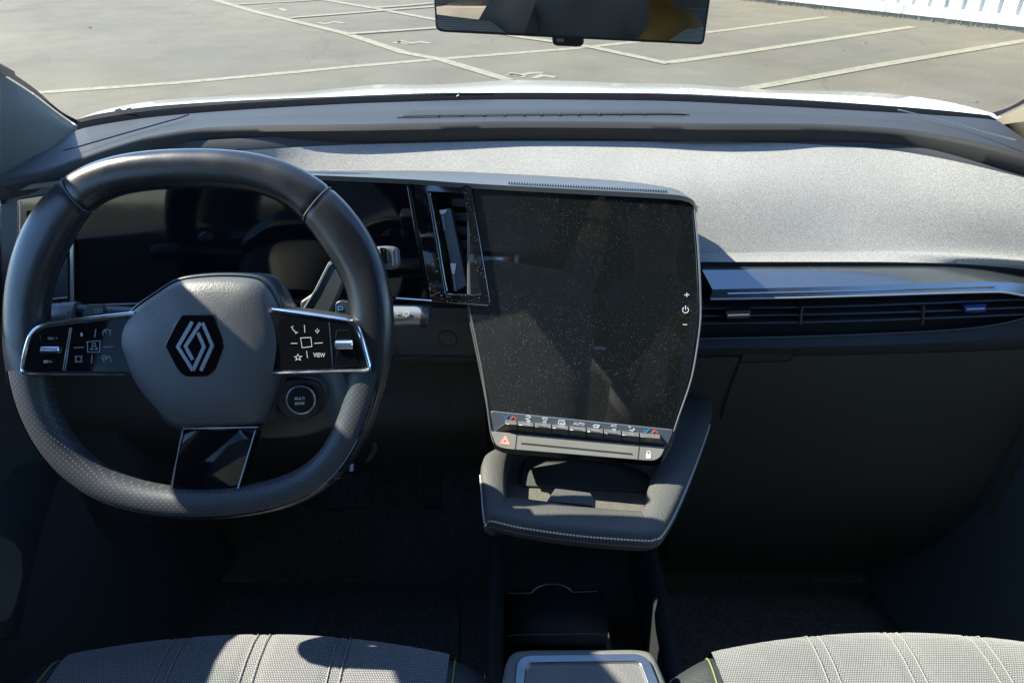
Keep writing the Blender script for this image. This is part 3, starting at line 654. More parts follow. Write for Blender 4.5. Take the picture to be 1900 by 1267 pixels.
# speaker holes along the hood
V = []; Fc = []
for i in range(62):
    t = i/61; x = 945+(1236-945)*t; y = 338.5+(352.5-338.5)*t
    a = atZ(x, y, 1.0235) if False else None
    (fx, fy), (bx_, by_) = (x, 341+(x-880)*.0537), (x, 320+(x-880)*.055)
    p = onS(fx, fy, .004).lerp(atZ(bx_, by_, 1.022), .12); p += Vector((0, 0, .0016)); n0 = len(V)
    for q in ((-1,-1.6,-1),(1,-1.6,-1),(1,1.6,-1),(-1,1.6,-1),(-1,-1.6,1),(1,-1.6,1),(1,1.6,1),(-1,1.6,1)): V.append(p+Vector((q[0]*.0008, q[1]*.001, q[2]*.0008)))
    Fc += [tuple(n0+k for k in f) for f in ((0,3,2,1),(4,5,6,7),(0,1,5,4),(1,2,6,5),(2,3,7,6),(3,0,4,7))]
mk('speaker_grille', V, Fc, m_gloss, dash, smooth=False)['kind'] = 'stuff'

# ------------------------------------------------------------------ instrument display behind the wheel
inst = thing('instrument_display', 'switched off glossy black instrument display behind the steering wheel', 'display', onS(400, 590, -.02))
prism('display_case', INS, rnd(INS.L([(2,366),(6,352),(60,342),(300,325),(600,327),(757,334),(778,440),(794,558),(740,558),(440,566),(100,576),(60,600),(2,600)]), .004), -.035, -.001, m_cwall, inst)
prism('display_glass', INS, rnd(INS.L([(142,345),(300,333),(450,331),(600,335),(756,341),(792,553),(720,550),(440,557),(140,564)]), .004), -.01, .002, m_gloss, inst, bevel=.0008)
tube('display_edge', [onF(x, y, .0015) for x, y in ((735,553.5),(800,558),(880,564),(906,566))], .0012, m_chrome, inst)
tube('display_edge', [onI(x, y, .0015) for x, y in ((90,569),(200,565),(330,561),(450,559))], .0010, m_satin, inst)
# side vents left and right of the instrument display
def vent(name, label, O, Iq, SCR=SCR):
    t = thing(name, label, 'air vent', onS(*O[3]), 'upright air vents beside the instrument display')
    out = rnd(SCR.L(O), .004); inn = rnd(SCR.L(Iq), .0015)
    frame('vent_frame', SCR, out, inn, -.012, .0052, m_glossd, t, bevel=.0012)
    prism('vent_well', SCR, SCR.L([(x, y) for x, y in Iq]), -.034, -.030, m_lower, t)
    i0, i1, i2, i3 = [Vector(p) for p in Iq]
    for k in range(7):
        f = .06+k*.142; a = i0.lerp(i3, f); b = i1.lerp(i2, f); a = a.lerp(b, .5)
        prism('vent_slat', SCR, SCR.L([(a.x, a.y), (b.x, b.y), (b.x+1, b.y+15), (a.x+1, a.y+15)]), -.028, -.020, M('vent_slat_plastic', (.03, .045, .055), .35) if k == 0 else bpy.data.materials['vent_slat_plastic'], t)
    return t
vr = vent('side_air_vent', 'upright air vent in a dusty glossy black frame left of the touchscreen', [(761,336),(875,343),(912,565),(801,558)], [(796,356),(861,359),(893,545),(829,545)])
prism('vent_vane', SCR, SCR.L([(815,390),(836,386),(866,530),(846,541)], -.006), -.022, -.006, M('vane_plastic', (.09, .11, .125), .35), vr, bevel=.001)
prism('vane_clip', SCR, SCR.L([(815,390),(830,389),(824,397),(817,398)], -.004), -.008, -.004, m_ink, vr)
prism('vane_clip', SCR, SCR.L([(835,489),(846,489),(843,509),(839,509)], -.004), -.008, -.004, m_ink, vr)
prism('vane_ribs', SCR, SCR.L([(819,400),(823,400),(827,427),(823,427)], -.004), -.008, -.004, m_satin, vr)
prism('vane_ribs', SCR, SCR.L([(839,511),(843,511),(847,540),(843,540)], -.004), -.008, -.004, m_satin, vr)
tube('chrome_edge', [onS(x, y, .004) for x, y in ((797,359),(812,440),(825,520),(829,540))], .0009, m_chrome, vr)
tube('chrome_edge', [onS(x, y, .001) for x, y in ((829,546),(893,549))], .0011, m_chrome, vr)
vl_ = vent('side_air_vent', 'upright air vent at the far left dashboard end, partly behind the wheel rim', [(36,368),(140,352),(143,566),(36,590)], [(56,392),(126,384),(130,548),(56,556)], INS)
tube('chrome_edge', [onI(x, y, .005) for x, y in ((38,374),(38,470),(38,585))], .0009, m_satin, vl_)
prism('silver_bar', INS, INS.L([(136,450),(143,446),(143,562),(136,562)]), .0052, .0075, m_keys, vl_, bevel=.0008)

# ------------------------------------------------------------------ touchscreen
ts = thing('touchscreen', 'large upright glossy black touchscreen covered in dust with a row of silver keys below it', 'touchscreen', onS(1075, 855, -.02))
outl = [(866,342),(1262,363),(1289,372),(1298,470),(1303,560),(1301,610),(1286,700),(1262,775),(1244,835),(1230,858),(1215,864),(935,838),(920,832),(911,815),(903,762),(889,690),(866,580)]
prism('screen_case', SCR, rnd(SCR.L(outl), .004), -.030, -.0015, m_case, ts, bevel=.0015)
glass = [(868,349),(1264,369),(1284,378),(1292,470),(1296,560),(1294,608),(1279,696),(1254,770),(1247,796),(912,763),(896,690),(874,580)]
prism('screen_glass', SCR, rnd(SCR.L(glass), [.001,.004,.006,.004,.004,.004,.004,.002,.001,.001,.004,.004]), -.002, .0012, m_screen, ts, bevel=.0007)
tube('case_highlight', [onS(x, y, 0) for x, y in bez([Vector((x, y)) .to_3d() for x, y in ((1289,374),(1296,470),(1300,560),(1298,610),(1284,698),(1259,773),(1252,796))], 30) for x, y in [(0, 0)]] if False else
     [onS(p.x, p.y, .0) for p in bez([Vector((x, y, 0)) for x, y in ((1288,378),(1296,470),(1300,560),(1298,610),(1284,698),(1259,773),(1250,800))], 30)], .0011, m_satin, ts)
tube('case_edge', [onS(p.x, p.y, .0) for p in bez([Vector((x, y, 0)) for x, y in ((870,570),(886,640),(900,720),(909,790),(915,818),(926,834))], 24)], .0011, m_satin, ts)
band = [(910,761),(1250,796),(1238,826),(918,800)]
prism('key_band', SCR, rnd(SCR.L(band), [.004,.004,0,0]), -.002, .003, m_band, ts, bevel=.0006)
kx = [936,959.5,991,1023.6,1055.7,1088,1120,1153.5,1187,1226]
def ky(x): return 778.6+(x-930)*.096
for i in range(9):
    x0, x1 = kx[i]+.9, kx[i+1]-.9; ya, yb = ky(x0), ky(x1)
    l0 = x0-(18 if i == 0 else 0); r0 = x1+(13 if i == 8 else 0)
    k = [(x0, ya), (x1, yb), (x1, yb+7), (x0, ya+7)]; fr = [(x0, ya+7), (x1, yb+7), (r0, yb+22), (l0, ya+20)]
    K0 = [SCR.w(*SCR.l(x, y, hh), hh) for (x, y), hh in zip(k, (.0045, .0045, .0120, .0120))]; K1 = [p-SCR.N*.006 for p in K0]
    mk('key', K0+K1, [(0,1,2,3),(7,6,5,4),(0,4,5,1),(1,5,6,2),(2,6,7,3),(3,7,4,0)], m_keys, ts, bevel=.0006)
    # key front: slopes from the key edge down to the plate
    A, B = [SCR.w(*SCR.l(x, y, .012), .0118) for x, y in fr[:2]]; Cc, D = [SCR.w(*SCR.l(x, y, .004), .004) for x, y in fr[2:]]
    A2, B2, C2, D2 = [p-SCR.N*.006 for p in (A, B, Cc, D)]
    mk('key_front', [A, B, Cc, D, A2, B2, C2, D2], [(0,1,2,3),(7,6,5,4),(0,4,5,1),(1,5,6,2),(2,6,7,3),(3,7,4,0)], M('key_front_plastic', (.085, .09, .095), .35, metal=.4) if i == 0 else bpy.data.materials['key_front_plastic'], ts, smooth=False)
    if 2 <= i <= 6: prism('key_mark', SCR, SCR.L([(x0+6, ya+5.0), (x1-6, yb+4.8), (x1-6, yb+6.2), (x0+6, ya+6.4)], .011), .009, .0116, m_band, ts)
class PlaneN(Plane):
    def __init__(s, o, R, N):
        s.o = Vector(o); s.N = N.normalized(); s.R = (R-s.N*R.dot(s.N)).normalized(); s.U = s.N.cross(s.R)
pm = SCR.l(1070, 812, .006); PLT = PlaneN(SCR.w(*pm, .0065), SCR.R, SCR.N*math.cos(rad(20))+SCR.U*math.sin(rad(20)))
plate = [(911,800),(1234,829),(1226,848),(1212,855),(935,832),(920,826)]
prism('key_plate', PLT, rnd(PLT.L(plate, 0), [.001,.001,.005,.008,.008,.004]), -.010, 0, m_plate, ts, bevel=.0015)
prism('plate_slot', PLT, PLT.L([(967,820.5),(1173,840.5),(1173,843.5),(967,823.5)], 0), -.001, .0004, m_vent, ts)
strokes('plate_seam', PLT, [[(959,804),(955.5,834)], [(1186,825),(1183,853)]], .0007, 0.0001, m_lower, ts)
prism('lower_lip', SCR, rnd(SCR.L([(913,822),(935,832),(1212,855),(1230,846),(1226,860),(1214,865),(935,841),(919,834)], .006), .003), -.012, .0055, m_gloss, ts, bevel=.001)
h = .0031; W7 = .0009
strokes('icon_blue', SCR, [[(934,770),(939,776),(944,770)], [(1194,796),(1199,802),(1205,796)]], W7, h, m_blue, ts)
strokes('icon_red', SCR, [[(948,777),(953,772),(959,777)], [(1210,803),(1215,798),(1221,803)]], W7, h, m_red, ts)
strokes('key_icons', SCR, [[(976,772),(982,771),(985,774),(979,776)], [(975,776),(984,780)], [(977,781),(984,782)],
    [(1006,776),(1011,775),(1017,777)], [(1008,779),(1015,780)], [(1007,783),(1014,784)],
    [(1037,780),(1047,780),(1049,787),(1036,786),(1037,780)], [(1040,783),(1040,790)], [(1043,783),(1043,790)], [(1046,783),(1046,790)],
    [(1100,790),(1106,788),(1112,789),(1110,793),(1101,792)], [(1103,793),(1112,791)],
    [(1136,796),(1143,797)], [(1166,791),(1171,793)], [(1168,797),(1173,799),(1178,796)], [(1174,800),(1176,794)]], W7, h, m_ink, ts)
text('key_lettering', SCR, 'AUTO', 1074.5, 786.5, .0034, h, m_ink, ts, rot=rad(-1))
text('key_lettering', SCR, 'A/C', 1139, 790, .0034, h, m_ink, ts, sx=.9)
strokes('hazard_icon', PLT, [[(929,822),(938,809),(945,824),(929,822)], [(932,820.5),(938,813),(942,821.5),(932,820.5)]], .0015, 0.0001, m_pink, ts)
strokes('lock_icon', PLT, [[(1199,843),(1208,844)], [(1199,846),(1208,847)], [(1199,848.5),(1207,849)]], .0018, 0.0001, m_ink, ts)
strokes('lock_icon', PLT, [arc(1203.5,841.5,3.2,5,0,180,8)], .0008, 0.0001, m_ink, ts)
hs = .0014
strokes('volume_icons', SCR, [[(1270,547),(1279,547)], [(1274.5,543),(1274.5,551)], arc(1272,575,5.5,5.5,125,415,16), [(1272,567),(1272,575)], [(1267,602),(1275,602.5)]], .0008, hs, m_ink, ts)

# ------------------------------------------------------------------ steering wheel
WT = rad(24); WO = atD(370, 620, .69); W = Plane(WO, 0, WT)
wheel = thing('steering_wheel', 'black leather steering wheel with diamond emblem on its hub and chrome edged spokes', 'steering wheel', W.w(0, 0, -.03))
op = [(8,610),(14,525),(36,440),(75,372),(135,318),(215,288),(310,277),(400,276),(480,284),(555,308),(618,350),(668,404),(705,466),(727,540),(733,612),(722,692),(700,768),(668,840),(624,896),(560,934),(470,955),(370,962),(270,953),(185,928),(118,884),(72,830),(38,765),(16,690)]
def resamp(P, n):
    P = [Vector(p) for p in P]; P2 = P+[P[0]]; d = [0]
    for a, b in zip(P2, P2[1:]): d.append(d[-1]+(b-a).length)
    out = []; k = 0
    for i in range(n):
        s_ = d[-1]*i/n
        while d[k+1] < s_: k += 1
        t = (s_-d[k])/(d[k+1]-d[k]); out.append(P2[k].lerp(P2[k+1], t))
    return out
loop = resamp([Vector(p) for p in bez([Vector((*W.l(x, y), 0)) for x, y in op], 300, closed=True)], 240)
for _ in range(25): loop = [(loop[i-1]+loop[i]*2+loop[(i+1) % 240])/4 for i in range(240)]
cx = sum(p.x for p in loop)/240; cy = sum(p.y for p in loop)/240
RW = []; NRM = []
for i in range(240):
    t = (loop[(i+1) % 240]-loop[i-1]).normalized(); nn = Vector((t.y, -t.x, 0))
    if nn.dot(loop[i]-Vector((cx, cy, 0))) < 0: nn = -nn
    NRM.append(nn); an = math.degrees(math.atan2(loop[i].y-cy, loop[i].x-cx))
    def bump(c, wd): d = (an-c+180) % 360-180; return math.exp(-(d/wd)**2)
    r = .0162+.0052*bump(33, 20)+.0052*bump(147, 20)+.0035*bump(0, 16)+.0035*bump(180, 16)-.0018*bump(-90, 40)+.0012*bump(90, 40)
    RW.append(r)
RN = .0150
path = [loop[i]-NRM[i]*RW[i] for i in range(240)]
def near(px, py):
    q = Vector((*W.l(px, py), 0)); return min(range(240), key=lambda i: (loop[i]-q).length)
def rimsec(name, i0, i1, mat, a0=0, a1=360, off=0, ends=True, seg=28, lab=None):
    ids = []; i = i0
    while True:
        ids.append(i % 240)
        if i % 240 == i1 % 240: break
        i += 1
    full = a1-a0 >= 360; ns = seg if full else seg+1
    V = []; Fc = []; n = len(ids)
    for q, i in enumerate(ids):
        e = min(q, n-1-q); k = 1.0
        if ends and e < 1: k = .93
        for s in range(ns):
            th = rad(a0+(a1-a0)*s/seg); c, sn = math.cos(th), math.sin(th)
            # slightly squared cross-section
            c2 = math.copysign(abs(c)**.9, c); s2 = math.copysign(abs(sn)**.9, sn)
            p = path[i]+NRM[i]*(RW[i]*k+off)*c2; V.append(W.w(p.x, p.y, (RN*k+off)*s2))
    for q in range(n-1):
        for s in range(ns if full else ns-1):
            s1 = (s+1) % ns; Fc.append((q*ns+s, q*ns+s1, (q+1)*ns+s1, (q+1)*ns+s))
    if full: Fc += [tuple(range(ns)), tuple((n-1)*ns+s for s in range(ns))]
    return mk(name, V, Fc, mat, wheel, ang=50)
iA, iB, iC, iD = near(118, 330), near(618, 335), near(640, 890), near(100, 880)
print('rim idx', iA, iB, iC, iD)
def order(a, b): return (a, b)
# loop runs clockwise in the image (left -> top -> right -> bottom)
rimsec('rim_section', iA, iB, m_leather); rimsec('rim_section', iB, iC, m_leather); rimsec('rim_section', iC, iD, m_leather); rimsec('rim_section', iD, iA, m_leather)
def perfmat():
    m = M('perforated_leather', (.032, .037, .042), .5, spec=.45, mottle=(12, .12)); n = m.node_tree; L = n.links.new; b = n.nodes['Principled BSDF']
    tc = n.nodes.new('ShaderNodeTexCoord'); mp = n.nodes.new('ShaderNodeMapping'); mp.inputs['Rotation'].default_value = (WT, 0, 0); L(tc.outputs['Object'], mp.inputs[0])
    sp = n.nodes.new('ShaderNodeSeparateXYZ'); L(mp.outputs[0], sp.inputs[0]); p = .0052
    ux = nd(n, 'DIVIDE', nd(n, 'ADD', sp.outputs[0], sp.outputs[2]), p); uy = nd(n, 'DIVIDE', nd(n, 'SUBTRACT', sp.outputs[0], sp.outputs[2]), p)
    fx = nd(n, 'ABSOLUTE', nd(n, 'SUBTRACT', nd(n, 'FRACT', ux), .5)); fy = nd(n, 'ABSOLUTE', nd(n, 'SUBTRACT', nd(n, 'FRACT', uy), .5))
    d = nd(n, 'SQRT', nd(n, 'ADD', nd(n, 'MULTIPLY', fx, fx), nd(n, 'MULTIPLY', fy, fy))); k = nd(n, 'LESS_THAN', d, .17)
    x = n.nodes.new('ShaderNodeMix'); x.data_type = 'RGBA'; L(k, x.inputs[0])
    src = b.inputs['Base Color'].links[0].from_socket; L(src, x.inputs[6]); x.inputs[7].default_value = (.075, .085, .095, 1); L(x.outputs[2], b.inputs['Base Color'])
    bp = n.nodes.new('ShaderNodeBump'); bp.inputs['Strength'].default_value = .5; bp.inputs['Distance'].default_value = .001; bp.invert = True; L(k, bp.inputs['Height']); L(bp.outputs[0], b.inputs['Normal'])
    return m
m_perf = perfmat()
iE, iF = near(730, 690), near(14, 690)
g_ = rimsec('perforated_grip', iE, iF, m_perf, a0=60, a1=205, off=.0007, ends=False, seg=16); 
# seam line along the outer shoulder of the lower grip
def rimline(name, i0, i1, th, off, r, mat):
    pts = []; i = i0
    while True:
        j = i % 240; c, s = math.cos(rad(th)), math.sin(rad(th))
        c2 = math.copysign(abs(c)**.9, c); s2 = math.copysign(abs(s)**.9, s)
        p = path[j]+NRM[j]*(RW[j]+off)*c2; pts.append(W.w(p.x, p.y, (RN+off)*s2))
        if j == i1 % 240: break
        i += 1
    return tube(name, pts, r, mat, wheel, seg=6)
rimline('grip_piping', iE, iF, 57, .0006, .0009, m_gloss)
def ringseam(i):
    pts = []
    for s in range(24):
        th = 2*math.pi*s/24; c, sn = math.cos(th), math.sin(th); c2 = math.copysign(abs(c)**.9, c); s2 = math.copysign(abs(sn)**.9, sn)
        p = path[i]+NRM[i]*(RW[i]*.985)*c2; pts.append(W.w(p.x, p.y, RN*.985*s2))
    tube('rim_seam', pts, .0008, m_dthread, wheel, seg=5, closed=True)
for i in (iA, iB, iC, iD): ringseam(i)
# cross stitches along the inner side of the rim
V = []; Fc = []
def stitch(i, th=168):
    j = i % 240; p = path[j]-NRM[j]*(RW[j]+.0002)*.985; t = (loop[(j+1) % 240]-loop[j-1]).normalized()*.0017
    a = W.w(p.x-t.x, p.y-t.y, .0050); b = W.w(p.x+t.x, p.y+t.y, -.001); n0 = len(V); e = W.N*.0005+Vector((NRM[j].x, 0, 0))*0
    q = W.R*(-NRM[j].x*.0008)+W.U*(-NRM[j].y*.0008)
    V.extend([a-e, a+e, b+e, b-e, a-e+q, a+e+q, b+e+q, b-e+q]); Fc.extend([tuple(n0+k for k in f) for f in ((0,3,2,1),(4,5,6,7),(0,1,5,4),(1,2,6,5),(2,3,7,6),(3,0,4,7))])
iG, iH = near(20, 560), near(725, 560); i = iG
while i % 240 != iH: stitch(i); stitch(i+.0 if False else i); i += 1
mk('rim_stitching', V, Fc, m_dthread, wheel, smooth=False)['kind'] = 'stuff'

# hub
hubp = [(332,520),(400,514),(468,518),(490,532),(507,560),(524,604),(529,640),(519,694),(503,742),(490,776),(470,792),(338,794),(296,772),(248,716),(222,662),(214,634),(220,602),(246,572),(284,546),(308,530)]
hl = [Vector((*W.l(x, y, .004), 0)) for x, y in hubp]; hl = resamp(bez(hl, 160, closed=True), 120)
for _ in range(3): hl = [(hl[i-1]+hl[i]*2+hl[(i+1) % 120])/4 for i in range(120)]
hc = Vector((*W.l(368, 650, .01), 0))
rings = [(1.03, -.045), (1.03, -.012), (1.0, -.004), (.985, .000), (.96, .0035), (.90, .0075), (.78, .0110), (.6, .0135), (.4, .0148)]
def ringmesh(name, rings, L, c, mat, par, cap=True, **k):
    V = []; n = len(L)
    for s, hh in rings: V += [W.w(c.x+(p.x-c.x)*s, c.y+(p.y-c.y)*s, hh) for p in L]
    Fc = [(r*n+i, r*n+(i+1) % n, (r+1)*n+(i+1) % n, (r+1)*n+i) for r in range(len(rings)-1) for i in range(n)]
    if cap: Fc.append(tuple((len(rings)-1)*n+i for i in range(n)))
    return mk(name, V, Fc, mat, par, **k)
ringmesh('airbag_cover', rings, hl, hc, m_hub, wheel, ang=60)
hl2 = [Vector((p.x, p.y+.0018, 0)) for p in hl]
ringmesh('hub_surround', [(1.01, -.05), (1.03, -.014), (1.02, -.005), (1.0, -.004)], hl2, hc, m_shell, wheel, cap=False, ang=60)
# emblem
eh = .0155
bd = rnd(W.L([(340,583),(396,583),(417,640),(398,690),(385,699),(343,699),(330,688),(305,640),(330,592)], eh), .004)
ringmesh('badge_rim', [(1.06, eh-.006), (1.05, eh-.0010), (1.0, eh-.0006)], [Vector((a, b, 0)) for a, b in bd], Vector((*W.l(362, 641, eh), 0)), m_hub, wheel, cap=False)
badge = prism('badge', W, bd, .006, eh, m_gloss, wheel, bevel=.001)
def seg_px(lst): return [[(290+x*150/1188, 560+y*160/1267) for x, y in l] for l in lst]
def strip(name, lines, wd, hh, mat, par):
    return strokes(name, W, lines, wd, hh, mat, par, th=.0018)
dm = seg_px([[(540,292),(328,655),(548,1005)], [(548,1005),(712,655),(622,450)][0:3], [(660,305),(441,650),(545,845)], [(690,305),(832,640),(664,1005)]])
strip('diamond_emblem', dm, .0032, eh-.0003, M('emblem_silver', (.36, .40, .46), .26, metal=.9), badge)

# left and right spokes
WLp = PlaneN(W.w(*W.l(240, 650, .0015), .0015), W.R-W.N*.145, W.N+W.R*.145); WRp = PlaneN(W.w(*W.l(505, 640, .0015), .0015), W.R+W.N*.145, W.N-W.R*.145)
def side(x): return WLp if x < 370 else WRp
def spoke(bez_px, pan_px, hbez):
    L_ = [W.l(x, y, .006) for x, y in bez_px]
    return L_
Lout = rnd(WLp.L([(232,697),(48,697),(37,690),(46,640),(60,610),(80,600),(262,578),(262,697)], .004), [0,.004,.004,.01,.012,.01,0,0])
prism('spoke_body', WLp, Lout, -.022, .003, m_shell, wheel, bevel=.001)
Lin = [(238,690),(56,690),(46,684),(54,642),(66,616),(84,607),(262,586),(262,690)]
prism('switch_panel', WLp, rnd(WLp.L(Lin, .004), [0,.002,.002,.005,.006,.004,0,0]), -.005, .0045, m_gloss, wheel, bevel=.0006)
def chrome(pts, hh=.0045, r=.0014, rs=None):
    PP_ = side(pts[0][0])
    q = bez([Vector((x, y, 0)) for x, y in pts], 60); return tube('chrome_bezel', [PP_.w(*PP_.l(p.x, p.y, hh), hh) for p in q], rs or r, m_chrome, wheel, seg=8)
chrome([(250,581),(180,589),(110,598),(78,604),(60,616),(50,640),(43,670),(42,688),(50,693),(66,694),(140,695),(232,695)], r=.0017)
Rout = rnd(WRp.L([(500,572),(560,577),(640,589),(664,600),(675,625),(689,680),(684,690),(660,692),(515,697),(500,697)], .004), [0,0,.006,.01,.01,.004,.004,0,0,0])
prism('spoke_body', WRp, Rout, -.022, .003, m_shell, wheel, bevel=.001)
prism('switch_panel', WRp, rnd(WRp.L([(500,577),(560,586),(640,598),(656,608),(668,632),(679,676),(674,683),(510,688),(500,688)], .004), [0,0,.003,.006,.004,.003,.002,0,0]), -.005, .0045, m_gloss, wheel, bevel=.0006)
chrome([(505,574),(560,582),(640,594),(658,601),(668,618),(680,660),(685,682),(678,687),(650,688),(560,691),(505,693)], r=.0017)
# dividers, rollers
strokes('panel_divider', WLp, [[(130,608),(117,687)], [(133,608),(121,687)]], .0010, .0046, m_chrome, wheel)
strokes('panel_divider', WRp, [[(611,597),(618,684)]], .0010, .0046, m_chrome, wheel)
def roller(x0, x1, y, r):
    Q = side(x0); a = Q.w(*Q.l(x0, y, .005), .005); b = Q.w(*Q.l(x1, y, .005), .005)
    return tube('thumb_roller', [a, a.lerp(b, .04), a.lerp(b, .96), b], [r*.8, r, r, r*.8], m_chrome, wheel, seg=14, ang=30)
roller(77, 112, 649, .0038); roller(624, 657, 639, .0048)
for pts in ([(74,620),(122,611),(117,636),(78,638)], [(78,664),(112,664),(114,686),(56,686)], [(625,612),(648,612),(652,628),(622,628)], [(625,652),(656,650),(668,678),(622,681)]):
    prism('roller_key', side(pts[0][0]), rnd(side(pts[0][0]).L(pts, .0045), .001), .004, .0052, m_gloss, wheel, bevel=.0004)
hi = .0047
def ic(name, lines, wd=.0008, mat=m_inkdim, hh=hi): return strokes(name, side(lines[0][0][0]), lines, wd, hh, mat, wheel)
text('switch_lettering', WLp, 'RES / +', 98, 628, .0022, .0054, m_inkdim, wheel, sx=.9)
text('switch_lettering', WLp, 'SET / -', 89, 671, .0022, .0054, m_ink, wheel, sx=.9)
text('switch_lettering', WLp, '0', 151.5, 621, .0035, hi, m_ink, wheel, sx=.8)
ic('switch_icons', [[(178,611),(176,626)], arc(198,618,7,7,-30,210,12), [(198,618),(194,613)], [(206,612),(208,614)],
    [(137,645),(156,644)], [(192,644),(210,643)], [(162,634),(186,632),(185,653),(163,653),(162,634)], [(168,648),(181,648),(177,642),(172,642),(168,648)], [(171,640),(172,637),(177,637),(178,640)],
    arc(146,666,5.5,5.5,0,360,14), [(139,660),(142,662)], [(153,660),(150,662)], [(139,672),(142,670)], [(153,672),(150,670)],
    [(171,658),(170,674)], arc(193,663,3.5,3.5,0,360,10), [(192,668),(194,672)], arc(200,668,6,7,-30,100,8), [(199,662),(199,668)]], .0007)
ic('switch_icons', [[(542,606),(544,612),(550,617)], [(540,607),(545,605)], [(548,619),(553,616)], [(565,603),(566,617)], [(589,609),(589,613)], arc(589,612,3.4,4,180,360,8), [(589,616),(589,619)],
    [(558,627),(577,626),(579,643),(561,645),(558,627)], [(540,637),(552,637)], [(583,637),(599,636)], [(569,651),(571,664)],
    [(635,621),(638.5,616),(642,621)], [(640,657),(644,661.5),(648,657)],
    [(547,662),(551,661),(553,657),(555,661),(560,661),(556,664),(558,668),(553,666),(549,668),(551,664),(547,662)]], .0006, m_ink_sunlit)
text('switch_lettering', WRp, 'VIEW', 592.5, 659, .0040, hi, m_ink_sunlit, wheel, sx=.85)
ic('column_marks', [arc(129,709,4,3,20,160,6), arc(183,709,4,3,20,160,6)], .0006, m_inkdim, .002) if False else None
# bottom spoke
Bs = W.L([(338,790),(480,790),(444,910),(434,915),(318,914),(316,908)], .004)
prism('lower_spoke', W, rnd(Bs, [0,0,.003,.004,.003,.002]), -.012, .0028, m_gloss, wheel, bevel=.0012)
sr = []
for t_ in [i/12 for i in range(13)]:
    y_ = 798+(910-798)*t_; xl = 339+(320-339)*t_; xr = 475+(441-475)*t_; hh = .0030+.0028*math.sin(math.pi*min(1, t_*1.0))**.8*(1 if t_ < .5 else 1)
    sr.append([W.w(*W.l(xl+(xr-xl)*u/8, y_, .004), hh-.0012*abs(u/4-1)**3) for u in range(9)])
loft('lower_spoke_face', sr, m_gloss, wheel, ang=80)
strokes('lower_spoke_edge', W, [[(340,795),(478,792)]], .0012, .0055, m_chrome, wheel)
tube('lower_spoke_trim', [W.w(*W.l(x, y, .005), .005) for x, y in ((339,798),(316,909),(320,914),(432,914),(441,908),(474,798))], .0007, m_satin, wheel, seg=6)
# drive mode button on the lower right
Bp = Plane(W.w(*W.l(558, 742, -.008), -.008), rad(-4), WT)
def disc(name, P, px, py, r0, r1, h0, h1, mat, par, n=40, bev=0):
    a, b = P.l(px, py, h1); V = [P.w(a+r0*math.cos(2*math.pi*i/n), b+r0*math.sin(2*math.pi*i/n), h0) for i in range(n)]+[P.w(a+r1*math.cos(2*math.pi*i/n), b+r1*math.sin(2*math.pi*i/n), h1) for i in range(n)]
    return mk(name, V, [tuple(range(n))[::-1], tuple(range(n, 2*n))]+[(i, (i+1) % n, n+(i+1) % n, n+i) for i in range(n)], mat, par, bevel=bev)
pod = prism('mode_button_pod', Bp, rnd(Bp.L([(520,700),(585,700),(604,716),(606,745),(592,770),(560,782),(520,775),(505,740)], -.006), .012), -.03, -.006, m_shell, wheel, bevel=.003)
disc('button_ring', Bp, 558, 742, .0150, .0142, -.008, .001, m_chrome, wheel, bev=.0006)
disc('mode_button', Bp, 557.5, 742, .0130, .0126, .000, .0018, m_gloss, wheel, bev=.0006)
text('button_lettering', Bp, 'MULTI', 556, 739.5, .0026, .0019, m_ink, wheel, sx=.95); text('button_lettering', Bp, 'SENSE', 556, 748.5, .0026, .0019, m_ink, wheel, sx=.95)
# paddle levers behind the spokes
prism('paddle', W, rnd(W.L([(622,562),(632,557),(649,560),(656,584),(622,582)], -.008), .002), -.014, -.008, m_shell, wheel, bevel=.001)
strokes('paddle_icon', W, [[(628,569),(634,569),(636,571),(636,574),(628,575),(628,569)]], .0007, -.0078, m_blue, wheel)
prism('paddle', W, rnd(W.L([(157,572),(162,566),(190,565),(193,578),(180,586),(152,589)], -.008), .001), -.014, -.008, m_lower, wheel, bevel=.001)
strokes('paddle_icon', W, [[(176,574),(190,574),(190,580),(176,580),(176,574)], [(180,577),(187,577)]], .0006, -.0078, m_inkdim, wheel)

# ------------------------------------------------------------------ column shroud and stalks
sh = thing('steering_column', 'dark grey steering column shroud behind the wheel hub', 'steering column', W.w(0, -.05, -.10))
def shroud():
    L0 = [Vector((*W.l(x, y, -.05), 0)) for x, y in ((330,560),(440,540),(520,552),(575,610),(625,690),(640,745),(628,790),(560,815),(480,818),(380,810),(300,790),(270,700),(290,600))]
    L0 = resamp(bez(L0, 100, closed=True), 72); c = Vector((*W.l(450, 690, -.05), 0)); V = []
    R_ = [(.62, -.13), (.92, -.09), (.99, -.07), (.97, -.055), (.90, -.046), (.6, -.040)]
    for s, hh in R_: V += [W.w(c.x+(p.x-c.x)*s, c.y+(p.y-c.y)*s, hh) for p in L0]
    n = 72; Fc = [(r*n+i, r*n+(i+1) % n, (r+1)*n+(i+1) % n, (r+1)*n+i) for r in range(len(R_)-1) for i in range(n)]+[tuple((len(R_)-1)*n+i for i in range(n))]
    return mk('shroud', V, Fc, M('shroud_plastic', (.05, .056, .055), .55, grain=('n', 900, .25), mottle=(8, .1)), sh, ang=50)
shroud()
def wp(x, y, hh): return W.w(*W.l(x, y, hh), hh)
st1 = thing('wiper_stalk', 'grey wiper stalk with a round end cap sticking out right of the steering wheel', 'stalk', wp(690, 590, -.08), 'stalks on the steering column')
tube('stalk_arm', [wp(600,600,-.085), wp(690,590,-.08)], [.010, .012], m_shell, st1, seg=20)
